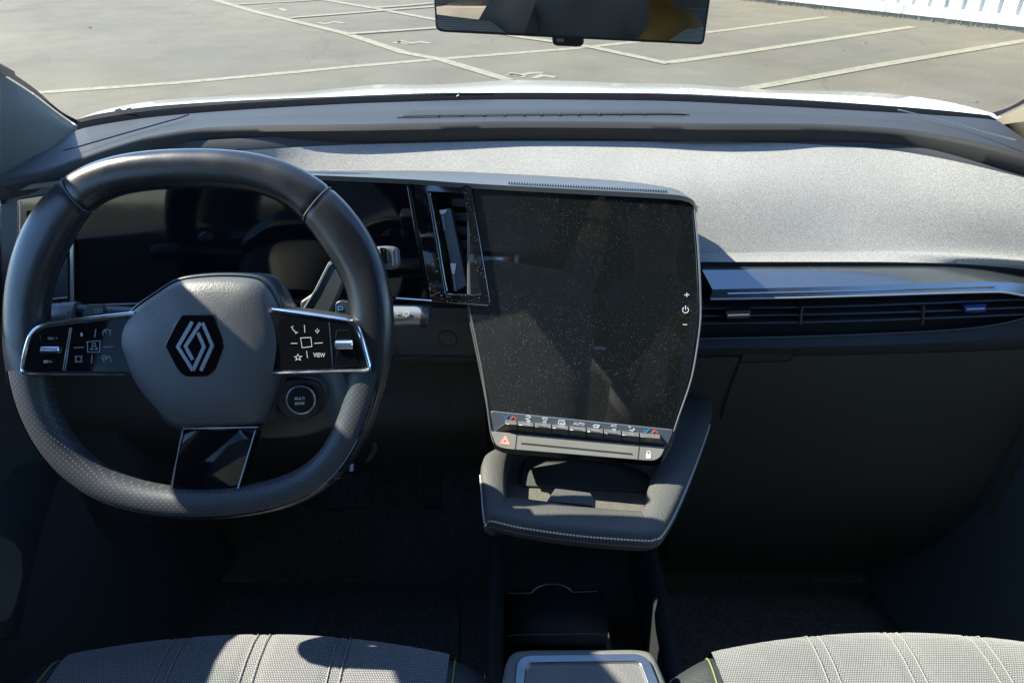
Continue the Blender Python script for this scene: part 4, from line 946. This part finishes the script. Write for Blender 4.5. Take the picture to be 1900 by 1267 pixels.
tube('stalk_grip', [wp(676,588,-.08), wp(700,587,-.08), wp(770,586,-.08), wp(782,587.5,-.08)], [.0120, .0125, .0108, .0104], m_satin, st1, seg=28, ang=30)
tube('end_cap', [wp(782,587.5,-.08), wp(785,588,-.08), wp(793,588.3,-.08), wp(796,588.5,-.08)], [.0104, .0106, .0102, .0085], m_shell, st1, seg=28, ang=30)
SPn = Plane(wp(750,583,-.08)+W.N*.0115, 0, WT); strokes('stalk_icon', SPn, [[(749,579),(759,579),(758,585),(755,585),(754,588),(752,585),(749,585),(749,579)], [(735,582),(740,582)]], .0008, .0, m_ink, st1)
st2 = thing('light_stalk', 'dark blue grey headlamp stalk peeking out left between rim and spoke', 'stalk', wp(110, 578, -.05), 'stalks on the steering column')
tube('stalk_grip', [wp(74,583,-.05), wp(84,582,-.05), wp(117,580,-.05), wp(118,580,-.05), wp(146,579,-.05)], [.0085, .0098, .0098, .0104, .0104], m_case, st2, seg=24, ang=30)
tube('stalk_arm', [wp(140,579,-.052), wp(300,590,-.055)], [.008, .010], m_shell, st2, seg=18)
LS = Plane(wp(126,578,-.05)+W.N*.0108, 0, WT); strokes('stalk_icon', LS, [arc(128,580,4,4,0,360,10), [(120,577),(123,577)], [(120,580),(123,580)], [(120,583),(123,583)], [(121,588),(127,590),(133,588)]], .0007, 0, m_inkdim, st2)
st3 = thing('gear_selector_stalk', 'gear selector lever angling up behind the right side of the steering wheel rim', 'stalk', wp(580, 590, -.06), 'stalks on the steering column')
GSP = Plane(wp(640,520,-.065), 0, WT)
prism('lever_arm', GSP, rnd(GSP.L([(556,560),(584,541),(610,490),(632,478),(660,470),(720,466),(724,492),(660,498),(640,520),(618,570),(600,600),(560,600)]), .003), -.012, 0, M('lever_plastic', (.035, .045, .05), .45, grain=('n', 900, .2)), st3, bevel=.003)
tube('lever_edge', [GSP.w(*GSP.l(x, y, 0), .0006) for x, y in ((565,572),(584,541),(610,490),(622,478))], .0009, m_satin, st3)
prism('lever_knob', GSP, rnd(GSP.L([(690,458),(722,456),(736,461),(738,494),(728,501),(694,497)], .008), .004), -.014, .008, m_case, st3, bevel=.003)
prism('knob_face', GSP, rnd(GSP.L([(704,459),(716,460),(719,464),(721,486),(716,491),(706,490)], .0085), .002), .006, .0092, m_glossd, st3, bevel=.0006)
prism('knob_button', GSP, rnd(GSP.L([(727,463),(733,465),(735,490),(730,492)], .0085), .002), .006, .0095, m_shell, st3, bevel=.0008)

# ------------------------------------------------------------------ lower dash beside the column, start button
LP = Plane(atY(830, 610, .78), rad(5), rad(-6))
ld = prism('start_panel', LP, rnd(LP.L([(640,566),(885,566),(893,600),(897,664),(880,662),(640,660)]), .003), -.05, 0, M('start_panel_plastic', (.07, .08, .08), .55, grain=('n', 800, .25)), dash, bevel=.002)
prism('panel_shelf', LP, LP.L([(735,640),(735,668),(900,668),(898,660),(740,659)]), -.05, .004, m_lower, dash, bevel=.001)
prism('panel_recess', LP, LP.L([(800,566),(884,566),(886,590),(800,588)]), .0005, .006, m_vent, dash, bevel=.001)
disc('button_groove', LP, 830.5, 629, .0125, .0125, 0, .0006, m_lower, dash)
sb_ = disc('start_button', LP, 830.5, 629, .0112, .0110, 0, .0014, bpy.data.materials['start_panel_plastic'], dash, bev=.0005)
text('start_lettering', LP, 'POWER', 829, 624.5, .0020, .0015, m_inkdim, dash, sx=.9)
strokes('start_icon', LP, [arc(829.5,633,3,3,125,415,10), [(829.5,629),(829.5,633)]], .0006, .0015, m_inkdim, dash)
# knee panel left and right of the column
k0 = row([(-30,600),(60,600),(300,600),(740,655),(900,663)], 'Y', .80, n=40); k1 = row([(-30,800),(900,800)], 'Y', .80, n=40); k2_ = row([(-30,860),(900,860)], 'Y', .88, n=40)
loft('knee_panel', spl([k0, mix(k0, k1, .5), k1, k2_]), m_lower, dash)
KP = Plane(atY(835, 740, .80), 0, 0)
strokes('knee_panel_seam', KP, [[(834,665),(834,790)], [(740,728),(625,722)]], .0018, .004, m_vent, dash)
box('dash_core', (XC-.66, .92, .70), (XC+.66, 1.18, .99), m_lower, dash)
box('dash_end', (XC-.70, .80, .50), (XC-.60, 1.0, .97), m_lower, dash); box('dash_end', (XC+.66, .83, .50), (XC+.72, 1.0, .91), m_lower, dash)
for s_ in (-1, 1): box('front_side_panel', (XC+s_*.73-.03, .98, .12), (XC+s_*.73+.03, 1.32, .98), m_door, car)

# ------------------------------------------------------------------ storage tray below the screen
TZ = .705
TP = Plane((.1, .6, TZ), 0, math.pi/2+rad(-2))
tray = thing('storage_tray', 'leather rimmed storage tray with pale stitching under the touchscreen', 'tray', TP.w(0, 0, -.05))
to = [(900,965),(893,900),(892,862),(905,842),(940,832),(1000,800),(1120,790),(1230,740),(1290,716),(1316,735),(1322,765),(1300,835),(1262,930),(1232,985),(1216,996),(1190,998),(1080,990),(970,975),(912,962)]
ti = [(940,920),(938,885),(942,855),(948,838),(965,826),(1010,815),(1100,820),(1150,830),(1195,845),(1215,862),(1208,885),(1202,905),(1200,915),(1196,932),(1190,945),(1180,946),(1100,940),(1010,928),(955,921)]
To = bez([Vector((*TP.l(x, y, 0), 0)) for x, y in to], 19*6, closed=True); Ti = bez([Vector((*TP.l(x, y, 0), 0)) for x, y in ti], 19*6, closed=True)
V = []; n = len(To); prof_ = [(0, -.028, 'o', .94), (0, -.020, 'o', .985), (0, -.012, 'o', 1.0), (0, -.004, 'o', .998), (.06, .002, 'm', 0), (.2, .0045, 'm', 0), (.5, .005, 'm', 0), (.85, .003, 'm', 0), (.97, .0, 'm', 0), (1, -.004, 'm', 0), (1, -.035, 'm', 0)]
tcn = sum((p for p in To), Vector())/n
for s, hh, md, k in prof_:
    for p, q in zip(To, Ti):
        r_ = (tcn+(p-tcn)*k) if md == 'o' else p.lerp(q, s); V.append(TP.w(r_.x, r_.y, hh))
Fc = [(r*n+i, r*n+(i+1) % n, (r+1)*n+(i+1) % n, (r+1)*n+i) for r in range(len(prof_)-1) for i in range(n)]
mk('leather_rim', V, Fc, m_tray, tray, ang=60)
V = [TP.w(p.x, p.y, -.030) for p in Ti]; mk('tray_floor', V, [tuple(range(n))], m_rubber, tray, smooth=False)
V = [TP.w(*(tcn+(p-tcn)*.94).xy, -.028) for p in To]+[TP.w(*(tcn+(p-tcn)*.82).xy, -.038) for p in To]
mk('tray_base', V, [(i, (i+1) % n, n+(i+1) % n, n+i) for i in range(n)]+[tuple(range(n, 2*n))], m_lower, tray)
# dark slab put in for the shadow on the tray floor, and the finger grip
FPx = [(975,846),(1215,870),(1210,900),(1196,912),(968,902),(966,890)]
prism('tray_shadow_slab', TP, rnd(TP.L(FPx, -.028), .004), -.030, -.026, m_lower, tray, bevel=.001)
gp = [(1030,905),(1095,913),(1106,928),(1100,937),(1015,928)]
A = [TP.w(*TP.l(x, y, -.004), -.004) for x, y in gp]; B = [TP.w(*TP.l(x, y, .002), -.03) for x, y in gp]
mk('finger_grip', A+[p+Vector((0, 0, -.026)) for p in A], [tuple(range(5)), tuple(range(5, 10))]+[(i, (i+1) % 5, 5+(i+1) % 5, 5+i) for i in range(5)], m_tray, tray, bevel=.0012)
def stitches(name, P, loopv, i0, i1, k, hh, step, ln, mat, par, wd=.0007):
    V = []; Fc = []; acc = 0; pts = [P.w(*(tcn+(p-tcn)*k).xy, hh) for p in loopv]; N_ = len(pts)
    i = i0; prev = pts[i]; s = 0; L_ = [pts[(i0+q) % N_] for q in range((i1-i0) % N_+1)]
    d = 0; nxt = 0
    for a, b in zip(L_, L_[1:]):
        seg = (b-a).length
        if seg < 1e-9: continue
        t = (b-a)/seg
        while nxt < d+seg:
            p = a+t*(nxt-d); q = p+t*ln; up = Vector((0, 0, wd)); sd = t.cross(Vector((0, 0, 1))).normalized()*wd; n0 = len(V)
            V += [p-sd-up, p+sd-up, p+sd+up, p-sd+up, q-sd-up, q+sd-up, q+sd+up, q-sd+up]
            Fc += [tuple(n0+k_ for k_ in f) for f in ((0,1,2,3),(7,6,5,4),(0,4,5,1),(1,5,6,2),(2,6,7,3),(3,7,4,0))]; nxt += step
        d += seg
    o = mk(name, V, Fc, mat, par, smooth=False); o['kind'] = 'stuff'; return o
def idx(px, py): q = Vector((*TP.l(px, py), 0)); return min(range(n), key=lambda i: (To[i]-q).length)
ia, ib = idx(1318, 790), idx(893, 880)
stitches('rim_stitching', TP, To, ia, ib, 1.003, -.0035, .0037, .0026, m_thread, tray)
stitches('rim_stitching', TP, To, ia, ib, 1.004, -.0125, .0037, .0024, m_inkdim, tray, wd=.0005)

# ------------------------------------------------------------------ centre console between the seats
con = thing('centre_console', 'long dark centre console with cup holder and grey framed armrest box', 'console', (.11, .55, .14))
box('console_wall', (-.035, .05, .15), (-.012, .88, .47), m_cwall, con, bevel=.012, seg=3); box('console_wall', (.196, .05, .15), (.219, .88, .47), m_cwall, con, bevel=.012, seg=3)
box('console_well', (-.012, .05, .15), (.196, .95, .34), m_lower, con)
mk('console_tray', [atZ(x, y, .40) for x, y in ((930,1105),(1118,1100),(1130,1200),(930,1200))], [(0, 1, 2, 3)], m_cwall, con, solid=.01)
CPn = Plane((.1, .8, .41), 0, math.pi/2)
tube('holder_rim', [CPn.w(*CPn.l(x, y), 0) for x, y in [(940,1100),(986,1099.5)]+[(p[0], p[1]) for p in arc(1025,1106,40,23,162,18,14)]+[(1064,1098),(1107,1096.5)]], .0009, m_satin, con)
tube('holder_rim', [CPn.w(*CPn.l(x, y), 0) for x, y in [(942,1180),(960,1177),(1020,1176.5),(1095,1175),(1110,1176),(1123,1179)]], .0009, m_satin, con)
mk('sunlit_sliver', [atZ(1124,1205,.47), atZ(1135,1205,.47), atZ(1129,1172,.45), atZ(1126,1205,.45)], [(0,1,2),(0,2,3),(1,3,2),(0,3,1)], m_tray, con, smooth=False)  # added sliver in place of a sunlit spike beside the armrest box
AP = Plane((.1, .4, .62), 0, math.pi/2)
ao = rnd(AP.L([(926,1290),(937,1228),(948,1206),(975,1201),(1188,1200),(1214,1207),(1240,1270),(1262,1340),(920,1340)]), [0,.01,.012,.012,.012,.012,0,0,0])
prism('armrest_box', AP, ao, -.16, -.0005, M('box_plastic', (.12, .122, .12), .6, grain=('n', 500, .6), mottle=(20, .1)), con, bevel=.006, seg=3)
o1 = rnd(AP.L([(950,1340),(958,1228),(972,1214),(1186,1212),(1206,1224),(1228,1280),(1246,1340)], .003), [0,.006,.008,.008,.006,0,0])
o2 = rnd(AP.L([(968,1340),(976,1236),(984,1228),(1178,1225),(1188,1230),(1210,1290),(1226,1340)], .003), [0,.004,.005,.005,.004,0,0])
frame('box_frame', AP, o1, o2, -.01, .003, m_trim, con, bevel=.0012, hin=.002)
o3 = rnd(AP.L([(992,1340),(990,1262),(1000,1250),(1170,1246),(1180,1252),(1192,1290),(1202,1340)], -.008), [0,.004,.005,.005,.004,0,0])
frame('box_bevel', AP, o2, o3, -.02, .0015, m_keys, con, hin=-.010)
prism('box_lid', AP, rnd(AP.L([(1000,1340),(1001,1260),(1008,1255),(1164,1252),(1172,1258),(1184,1300),(1192,1340)], -.008), [0,.003,.003,.003,.003,0,0]), -.02, -.007, m_tray, con, bevel=.001)

# ------------------------------------------------------------------ seats
def seat(cx, label):
    t = thing('front_seat', label, 'car seat', (cx, .25, .14), 'front seats')
    CX, FY, FZ = cx, .535, .615
    xs = [-.262, -.25, -.235, -.22, -.205, -.19, -.15, -.1, -.05, 0, .05, .1, .15, .19, .205, .22, .235, .25, .262]
    def fy(x): return FY-.50*x*x-.10*max(0, abs(x)-.2)
    def fz(x): return FZ-.12*x*x - .45*max(0, abs(x)-.215) 
    def rowx(dy, dz, xs_): return [Vector((CX+x, fy(x)+dy, fz(x)+dz)) for x in xs_]
    mx = [x/100 for x in range(-205, 206, 5)]; mx = [-.205+.41*i/60 for i in range(61)]
    def groove(x): return sum(-.0025*math.exp(-((x-g0)/.0035)**2) for g0 in (-.095, -.083, .083, .095, .0-.006, .006) )
    def mrow(dy, dz, gsc=1): return [Vector((CX+x, fy(x)+dy, fz(x)+dz+groove(x)*gsc)) for x in mx]
    R_ = [mrow(-.02, -.20, 0), mrow(.0, -.10, 0), mrow(.004, -.05, 0), mrow(.002, -.02, .3), mrow(-.006, -.007), mrow(-.02, -.001), mrow(-.045, .002), mrow(-.10, .000), mrow(-.2, -.012), mrow(-.35, -.03), mrow(-.50, -.04)]
    loft('cushion', R_, m_seat, t, ang=80)
    for s in (-1, 1):
        bxs = [s*x for x in (.205, .212, .22, .23, .24, .25, .258, .262)]
        def brow(dy, dz, dro=1.0): return [Vector((CX+x, fy(x)+dy, fz(x)+dz+.004*math.sin((abs(x)-.205)/.057*math.pi)+(-.0 if abs(x) < .255 else -.02))) for x in bxs]
        Rb = [brow(-.03, -.20), brow(-.008, -.10), brow(-.004, -.05), brow(-.006, -.02), brow(-.014, -.006), brow(-.03, .001), brow(-.1, .012), brow(-.3, .03), brow(-.48, .03)]
        loft('side_bolster', Rb, m_bolster, t, ang=80)
        pts = [Vector((CX+s*.2115, fy(.2115)+dy, fz(.2115)+dz+.0015)) for dy, dz in ((-.006,-.02),(-.014,-.006),(-.03,.001),(-.06,.006),(-.1,.010),(-.2,.015))]
        tube('green_seam', bez(pts, 30), .0009, m_green, t)
        box('seat_rail_cover', (CX+s*.262-.008, -.0, .30), (CX+s*.262+.008, .49, .575), m_vent, t, bevel=.006)
    for g0 in (-.089, .089, 0):
        for e in (-.0065, .0065):
            pts = [Vector((CX+g0+e, fy(g0)+dy, fz(g0)+dz-.0006)) for dy, dz in ((.004,-.05),(.002,-.02),(-.006,-.007),(-.02,-.001),(-.045,.002),(-.10,.0),(-.2,-.012))]
            tube('cushion_seam', pts, .0008, M('seam_thread', (.20, .21, .21), .9) if 'seam_thread' not in bpy.data.materials else bpy.data.materials['seam_thread'], t, seg=6)
    # backrest and headrest
    def bsec(z, hw, y, d=.10): return [Vector((CX+hw*math.cos(a), y-d/2+d/2*math.sin(a)*(1 if math.sin(a) < 0 else .8), z)) for a in [2*math.pi*i/32 for i in range(33)]]
    loft('backrest', [bsec(.50, .22, .12, .12), bsec(.60, .25, .09, .14), bsec(.75, .255, .05, .14), bsec(.95, .25, -.01, .12), bsec(1.08, .235, -.055, .10), bsec(1.13, .16, -.075, .08), bsec(1.145, .02, -.08, .05)], m_seatv, t, ang=80)
    loft('headrest', [bsec(1.16, .06, -.065, .06), bsec(1.17, .12, -.06, .09), bsec(1.24, .14, -.065, .10), bsec(1.32, .135, -.075, .09), bsec(1.345, .08, -.08, .06), bsec(1.347, .01, -.08, .03)], m_seatv, t, ang=80)
    for s in (-.05, .05): tube('headrest_post', [Vector((CX+s, -.10, 1.09)), Vector((CX+s, -.10, 1.20))], .006, m_steel, t)
    return t
s1 = seat(-.272, 'front seat behind the steering wheel in grey woven cloth')
s2 = bpy.data.objects.new('front_seat', None); COL.objects.link(s2); s2.empty_display_size = .05
for k in s1.keys(): s2[k] = s1[k]
s2.location = s1.location+Vector((.695, .010, -.010)); s2['label'] = 'passenger front seat right of the console in grey woven cloth, mostly sunlit'
for c in list(s1.children):
    d = c.copy(); COL.objects.link(d); d.parent = s2
# rear bench
rb = thing('rear_bench', 'grey cloth rear bench seat behind the front seats', 'bench seat', (XC, -.95, .14))
def rsec(z, x0, x1, y, d): return [Vector((x0+(x1-x0)*i/40, y+d*(1-abs(2*i/40-1)**6), z)) for i in range(41)]
loft('bench_cushion', [[Vector((XC-.62+1.24*i/40, y, z-.03*abs(2*i/40-1)**4)) for i in range(41)] for y, z in ((-.62,.30),(-.60,.50),(-.63,.535),(-.75,.54),(-1.1,.50))], m_seat, rb, ang=80)
loft('bench_back', [rsec(z, XC-.62, XC+.62, y, .05) for z, y in ((.45,-1.08),(.6,-1.11),(.8,-1.17),(1.02,-1.23),(1.07,-1.26),(1.08,-1.32),(1.02,-1.40),(.5,-1.35))], m_seatv, rb, ang=80)
for hx in (-.38, 0, .38):
    def hsec(z, hw, y, d): return [Vector((XC+hx+hw*math.cos(a), y+d/2*math.sin(a), z)) for a in [2*math.pi*i/32 for i in range(33)]]
    loft('headrest', [hsec(1.05,.05,-1.30,.05), hsec(1.07,.10,-1.29,.08), hsec(1.14,.13,-1.29,.10), hsec(1.22,.125,-1.30,.09), hsec(1.25,.08,-1.31,.06), hsec(1.255,.01,-1.31,.03)], m_seatv, rb, ang=80)

# ------------------------------------------------------------------ pedals and floor mats
pd = thing('brake_pedal', 'wide ribbed brake pedal in the dark footwell', 'pedal', atY(645, 905, .95), 'pedals')
PP = Plane(atY(645, 905, .95), 0, rad(35))
prism('pedal_pad', PP, rnd(PP.L([(592,880),(690,872),(688,942),(604,946)]), .006), -.012, 0, M('pedal_rubber', (.018, .022, .024), .6), pd, bevel=.003)
for k in range(5): strokes('pedal_rib', PP, [[(605+k*17,936),(615+k*17,884)]], .004, 0, bpy.data.materials['pedal_rubber'], pd, th=.003)
tube('pedal_arm', [PP.w(0, .01, -.012), PP.w(.0, .15, -.05), PP.w(0, .25, -.03)], .008, m_steel, pd)
pa = thing('accelerator_pedal', 'tall narrow accelerator pedal in the dark footwell', 'pedal', atY(800, 900, .98), 'pedals')
PA = Plane(atY(800, 900, .98), 0, rad(35)); prism('pedal_pad', PA, rnd(PA.L([(784,858),(822,858),(818,944),(786,942)]), .006), -.012, 0, bpy.data.materials['pedal_rubber'], pa, bevel=.003)
for k in range(4): strokes('pedal_rib', PA, [[(792+k*7,936),(794+k*7,868)]], .002, 0, bpy.data.materials['pedal_rubber'], pa, th=.002)
pc = thing('metal_hook', 'small bright metal bracket hanging right of the lower rim', 'bracket', atY(690, 835, .82))
PC = Plane(atY(690, 835, .82), 0, 0); prism('hook', PC, rnd(PC.L([(692,813),(699,814),(698,838),(690,852),(678,860),(684,846),(691,834)]), .001), -.006, 0, m_steel, pc, bevel=.001)
fm = prism('floor_mat', Plane((0, 0, .142), 0, math.pi/2), rnd([(-.58, .42), (-.08, .42), (-.10, .97), (-.56, .97)], .05), 0, .006, m_mat, None); tag(fm, 'dark floor mat under the steering wheel', 'floor mat', 'floor mats')
fm2 = prism('floor_mat', Plane((0, 0, .142), 0, math.pi/2), rnd([(.25, .42), (.72, .42), (.70, .97), (.27, .97)], .05), 0, .006, m_mat, None); tag(fm2, 'dark floor mat in the passenger footwell', 'floor mat', 'floor mats')
MP = Plane((0, 0, .149), 0, math.pi/2)
prism('heel_pad', MP, rnd([(-.43, .62), (-.36, .62), (-.36, .92), (-.43, .92)], .01), 0, .003, M('heel_rubber', (.09, .10, .12), .7), fm)

# ------------------------------------------------------------------ rear view mirror
mir = thing('rear_view_mirror', 'wide interior rear view mirror hanging from the windscreen showing grey seats', 'mirror', atD(1060, 40, .66))
mo = atD(1060, 15, .66)
tgt = Vector((.03, -1.3, 1.07)); vi = (C0-mo).normalized(); vt = (tgt-mo).normalized(); MN = (vi+vt).normalized()
MPn = PlaneN(mo, Vector((1, 0, 0)), MN)
mp_ = [(805,-52),(1320,-62),(1318,0),(1307,78),(1302,84),(816,60),(808,52),(805,0)]
prism('mirror_housing', MPn, rnd(MPn.L(mp_), [.01,.01,0,.003,.004,.006,.003,0]), -.028, 0, m_mframe, mir, bevel=.003)
prism('mirror_glass', MPn, rnd(MPn.L([(809,-48),(1316,-58),(1313,0),(1303,74),(1299,79),(818,55),(812,49),(809,0)]), [.008,.008,0,.003,.003,.004,.003,0]), -.001, .0006, m_mirror, mir)
prism('sensor_pod', MPn, rnd(MPn.L([(1024,66),(1083,68),(1084,82),(1076,88),(1030,86),(1025,80)], -.004), .003), -.022, -.004, m_mframe, mir, bevel=.002)
prism('sensor_lens', MPn, MPn.L([(1033,72),(1046,72.5),(1046,78),(1033,77.5)], -.0035), -.004, -.0030, M('lens_grey', (.25, .27, .27), .3), mir)
tube('mirror_stem', [mo+Vector((0, .02, 0)), mo+Vector((0, .04, .05)), mo+Vector((-.01, .10, .052))], .009, m_mframe, mir)
print('objects', len(bpy.data.objects))

# ------------------------------------------------------------------ the photographer, seen only in the mirror and the screen
def person():
    V = [(.08,-.86,.66),(.08,-.78,.82),(.08,-.65,1.00),(.08,-.57,1.12),(.08,-.52,1.19),(.075,-.47,1.26),(.07,-.44,1.33),(.07,-.43,1.385),
         (.22,-.60,1.09),(.30,-.47,1.06),(.27,-.33,1.10),(.20,-.20,1.04),(.14,-.10,.965),(.125,-.06,.935),
         (-.06,-.60,1.09),(-.14,-.47,1.05),(-.15,-.34,1.04),(-.09,-.22,1.13),(-.045,-.12,1.215),(-.035,-.085,1.235),
         (.18,-.80,.62),(.22,-.60,.64),(.23,-.42,.62),(.22,-.42,.40),(.22,-.46,.21),(.22,-.36,.18),
         (-.02,-.80,.62),(-.05,-.60,.64),(-.06,-.42,.62),(-.05,-.42,.40),(-.05,-.46,.21),(-.05,-.36,.18)]
    Rr = [.15,.145,.15,.11,.06,.055,.088,.072, .085,.065,.056,.050,.036,.030, .085,.065,.056,.050,.036,.030, .10,.088,.07,.058,.045,.04, .10,.088,.07,.058,.045,.04]
    E = [(0,1),(1,2),(2,3),(3,4),(4,5),(5,6),(6,7),(3,8),(8,9),(9,10),(10,11),(11,12),(12,13),(3,14),(14,15),(15,16),(16,17),(17,18),(18,19),
         (0,20),(20,21),(21,22),(22,23),(23,24),(24,25),(0,26),(26,27),(27,28),(28,29),(29,30),(30,31)]
    def grow(V, E, Rr, root=0, lv=2):
        me = bpy.data.meshes.new('t'); me.from_pydata(V, E, []); o = bpy.data.objects.new('t', me); COL.objects.link(o)
        o.modifiers.new('skin', 'SKIN'); sv = me.skin_vertices[0].data
        for i, r in enumerate(Rr): sv[i].radius = (r, r)
        sv[root].use_root = True
        m = o.modifiers.new('sub', 'SUBSURF'); m.levels = lv; m.render_levels = lv
        dg = bpy.context.evaluated_depsgraph_get(); out = bpy.data.meshes.new_from_object(o.evaluated_get(dg)); vs = [v.co.copy() for v in out.vertices]; fs = [tuple(p.vertices) for p in out.polygons]
        bpy.data.objects.remove(o); bpy.data.meshes.remove(me); bpy.data.meshes.remove(out); return vs, fs
    t = thing('person', 'person in grey fleece with one yellow sleeve behind the front seats', 'person', (.08, -.8, .14))
    skin = M('skin', (.42, .22, .15), .55); trou = M('dark_trousers', (.03, .035, .05), .9)
    vs, fs = grow(V, E, Rr, lv=3)
    o = mk('body', vs, fs, m_jacket, t, ang=180); o.data.materials.append(skin); o.data.materials.append(trou); o.data.materials.append(M('grey_fleece', (.22, .22, .23), .9, grain=('n', 500, .4)))
    c0 = ORG[o]
    for p in o.data.polygons:
        c = p.center+c0
        if c.z > 1.205 and c.y > -.56 and .0 < c.x < .16 and c.y < -.33: p.material_index = 1
        elif (c-Vector((.13,-.08,.95))).length < .05 or (c-Vector((-.04,-.10,1.225))).length < .045: p.material_index = 1
        elif c.z < .76: p.material_index = 2
        elif c.x < .225: p.material_index = 3 if not (c.y > -.36 and c.x > .09) else 0
    # hands: palm and five bent fingers each
    def hand(name, base, d, up, sd):
        d = Vector(d).normalized(); up = Vector(up).normalized(); sd = Vector(sd).normalized(); base = Vector(base)
        V = [base, base+d*.035, base+d*.07]; R2 = [.026, .03, .026]; E = [(0,1),(1,2)]
        for k, ln in enumerate((.068, .076, .070, .056)):
            r0 = base+d*.062+sd*(.021-.014*k); n0 = len(V)
            V += [r0, r0+d*ln*.4-up*.004, r0+d*ln*.72-up*ln*.25, r0+d*ln*.82-up*ln*.55]; R2 += [.010, .0095, .0085, .0075]; E += [(2, n0),(n0, n0+1),(n0+1, n0+2),(n0+2, n0+3)]
        n0 = len(V); r0 = base+d*.015+sd*.028; V += [r0, r0+d*.03+sd*.02-up*.008, r0+d*.052+sd*.018-up*.022]; R2 += [.012, .0105, .009]; E += [(0, n0),(n0, n0+1),(n0+1, n0+2)]
        vs, fs = grow([tuple(v) for v in V], E, R2, lv=1); mk(name, vs, fs, skin, t, ang=180)
    hand('hand', (.125,-.065,.937), (-.1,.5,-.6), (.0,.75,.6), (-1,.0,.1)); hand('hand', (-.038,-.09,1.232), (.2,.45,.7), (-.9,.2,.2), (0,-.8,.5))
    # face and hair
    hc_ = Vector((.07,-.435,1.35))
    tube('nose', [hc_+Vector((0,.075,.02)), hc_+Vector((0,.098,-.012)), hc_+Vector((0,.082,-.022))], [.006,.011,.007], skin, t)
    for s_ in (-1, 1):
        tube('eye', [hc_+Vector((s_*.03,.072,.012)), hc_+Vector((s_*.03,.082,.012))], [.009,.006], m_ink, t); tube('ear', [hc_+Vector((s_*.078,-.005,.02)), hc_+Vector((s_*.088,-.01,0)), hc_+Vector((s_*.078,0,-.025))], [.008,.012,.006], skin, t)
    tube('mouth', [hc_+Vector((-.022,.074,-.045)), hc_+Vector((0,.083,-.047)), hc_+Vector((.022,.074,-.045))], [.003,.006,.003], M('lips', (.35,.12,.10), .5), t)
    V = []; nn_ = 14
    for i in range(9):
        a = i/8*rad(100)
        for j in range(nn_):
            b = 2*math.pi*j/nn_; q = Vector((math.sin(a)*math.cos(b)*.092, math.sin(a)*math.sin(b)*.098-.012, math.cos(a)*.10+.005))
            if q.y > .03 and a > rad(55): q = Vector((q.x*.9, .055, .055+.0*q.z))
            V.append(hc_+q)
    Fc = [(i*nn_+j, i*nn_+(j+1) % nn_, (i+1)*nn_+(j+1) % nn_, (i+1)*nn_+j) for i in range(8) for j in range(nn_)]
    mk('hair', V, Fc, M('brown_hair', (.05,.03,.02), .7), t, ang=180)
    for z in (.92, .80):
        pass
    ph = thing('phone', 'black phone held up between the front seats', 'phone', (0, -.02, 1.28))
    fw_ = Vector((0, CP_, -SP_)); PH = PlaneN(C0, Vector((1, 0, 0)), fw_)
    prism('phone_body', PH, rnd([(-.075,-.038),(.075,-.038),(.075,.038),(-.075,.038)], .008), -.024, -.015, m_gloss, ph, bevel=.001)
person()
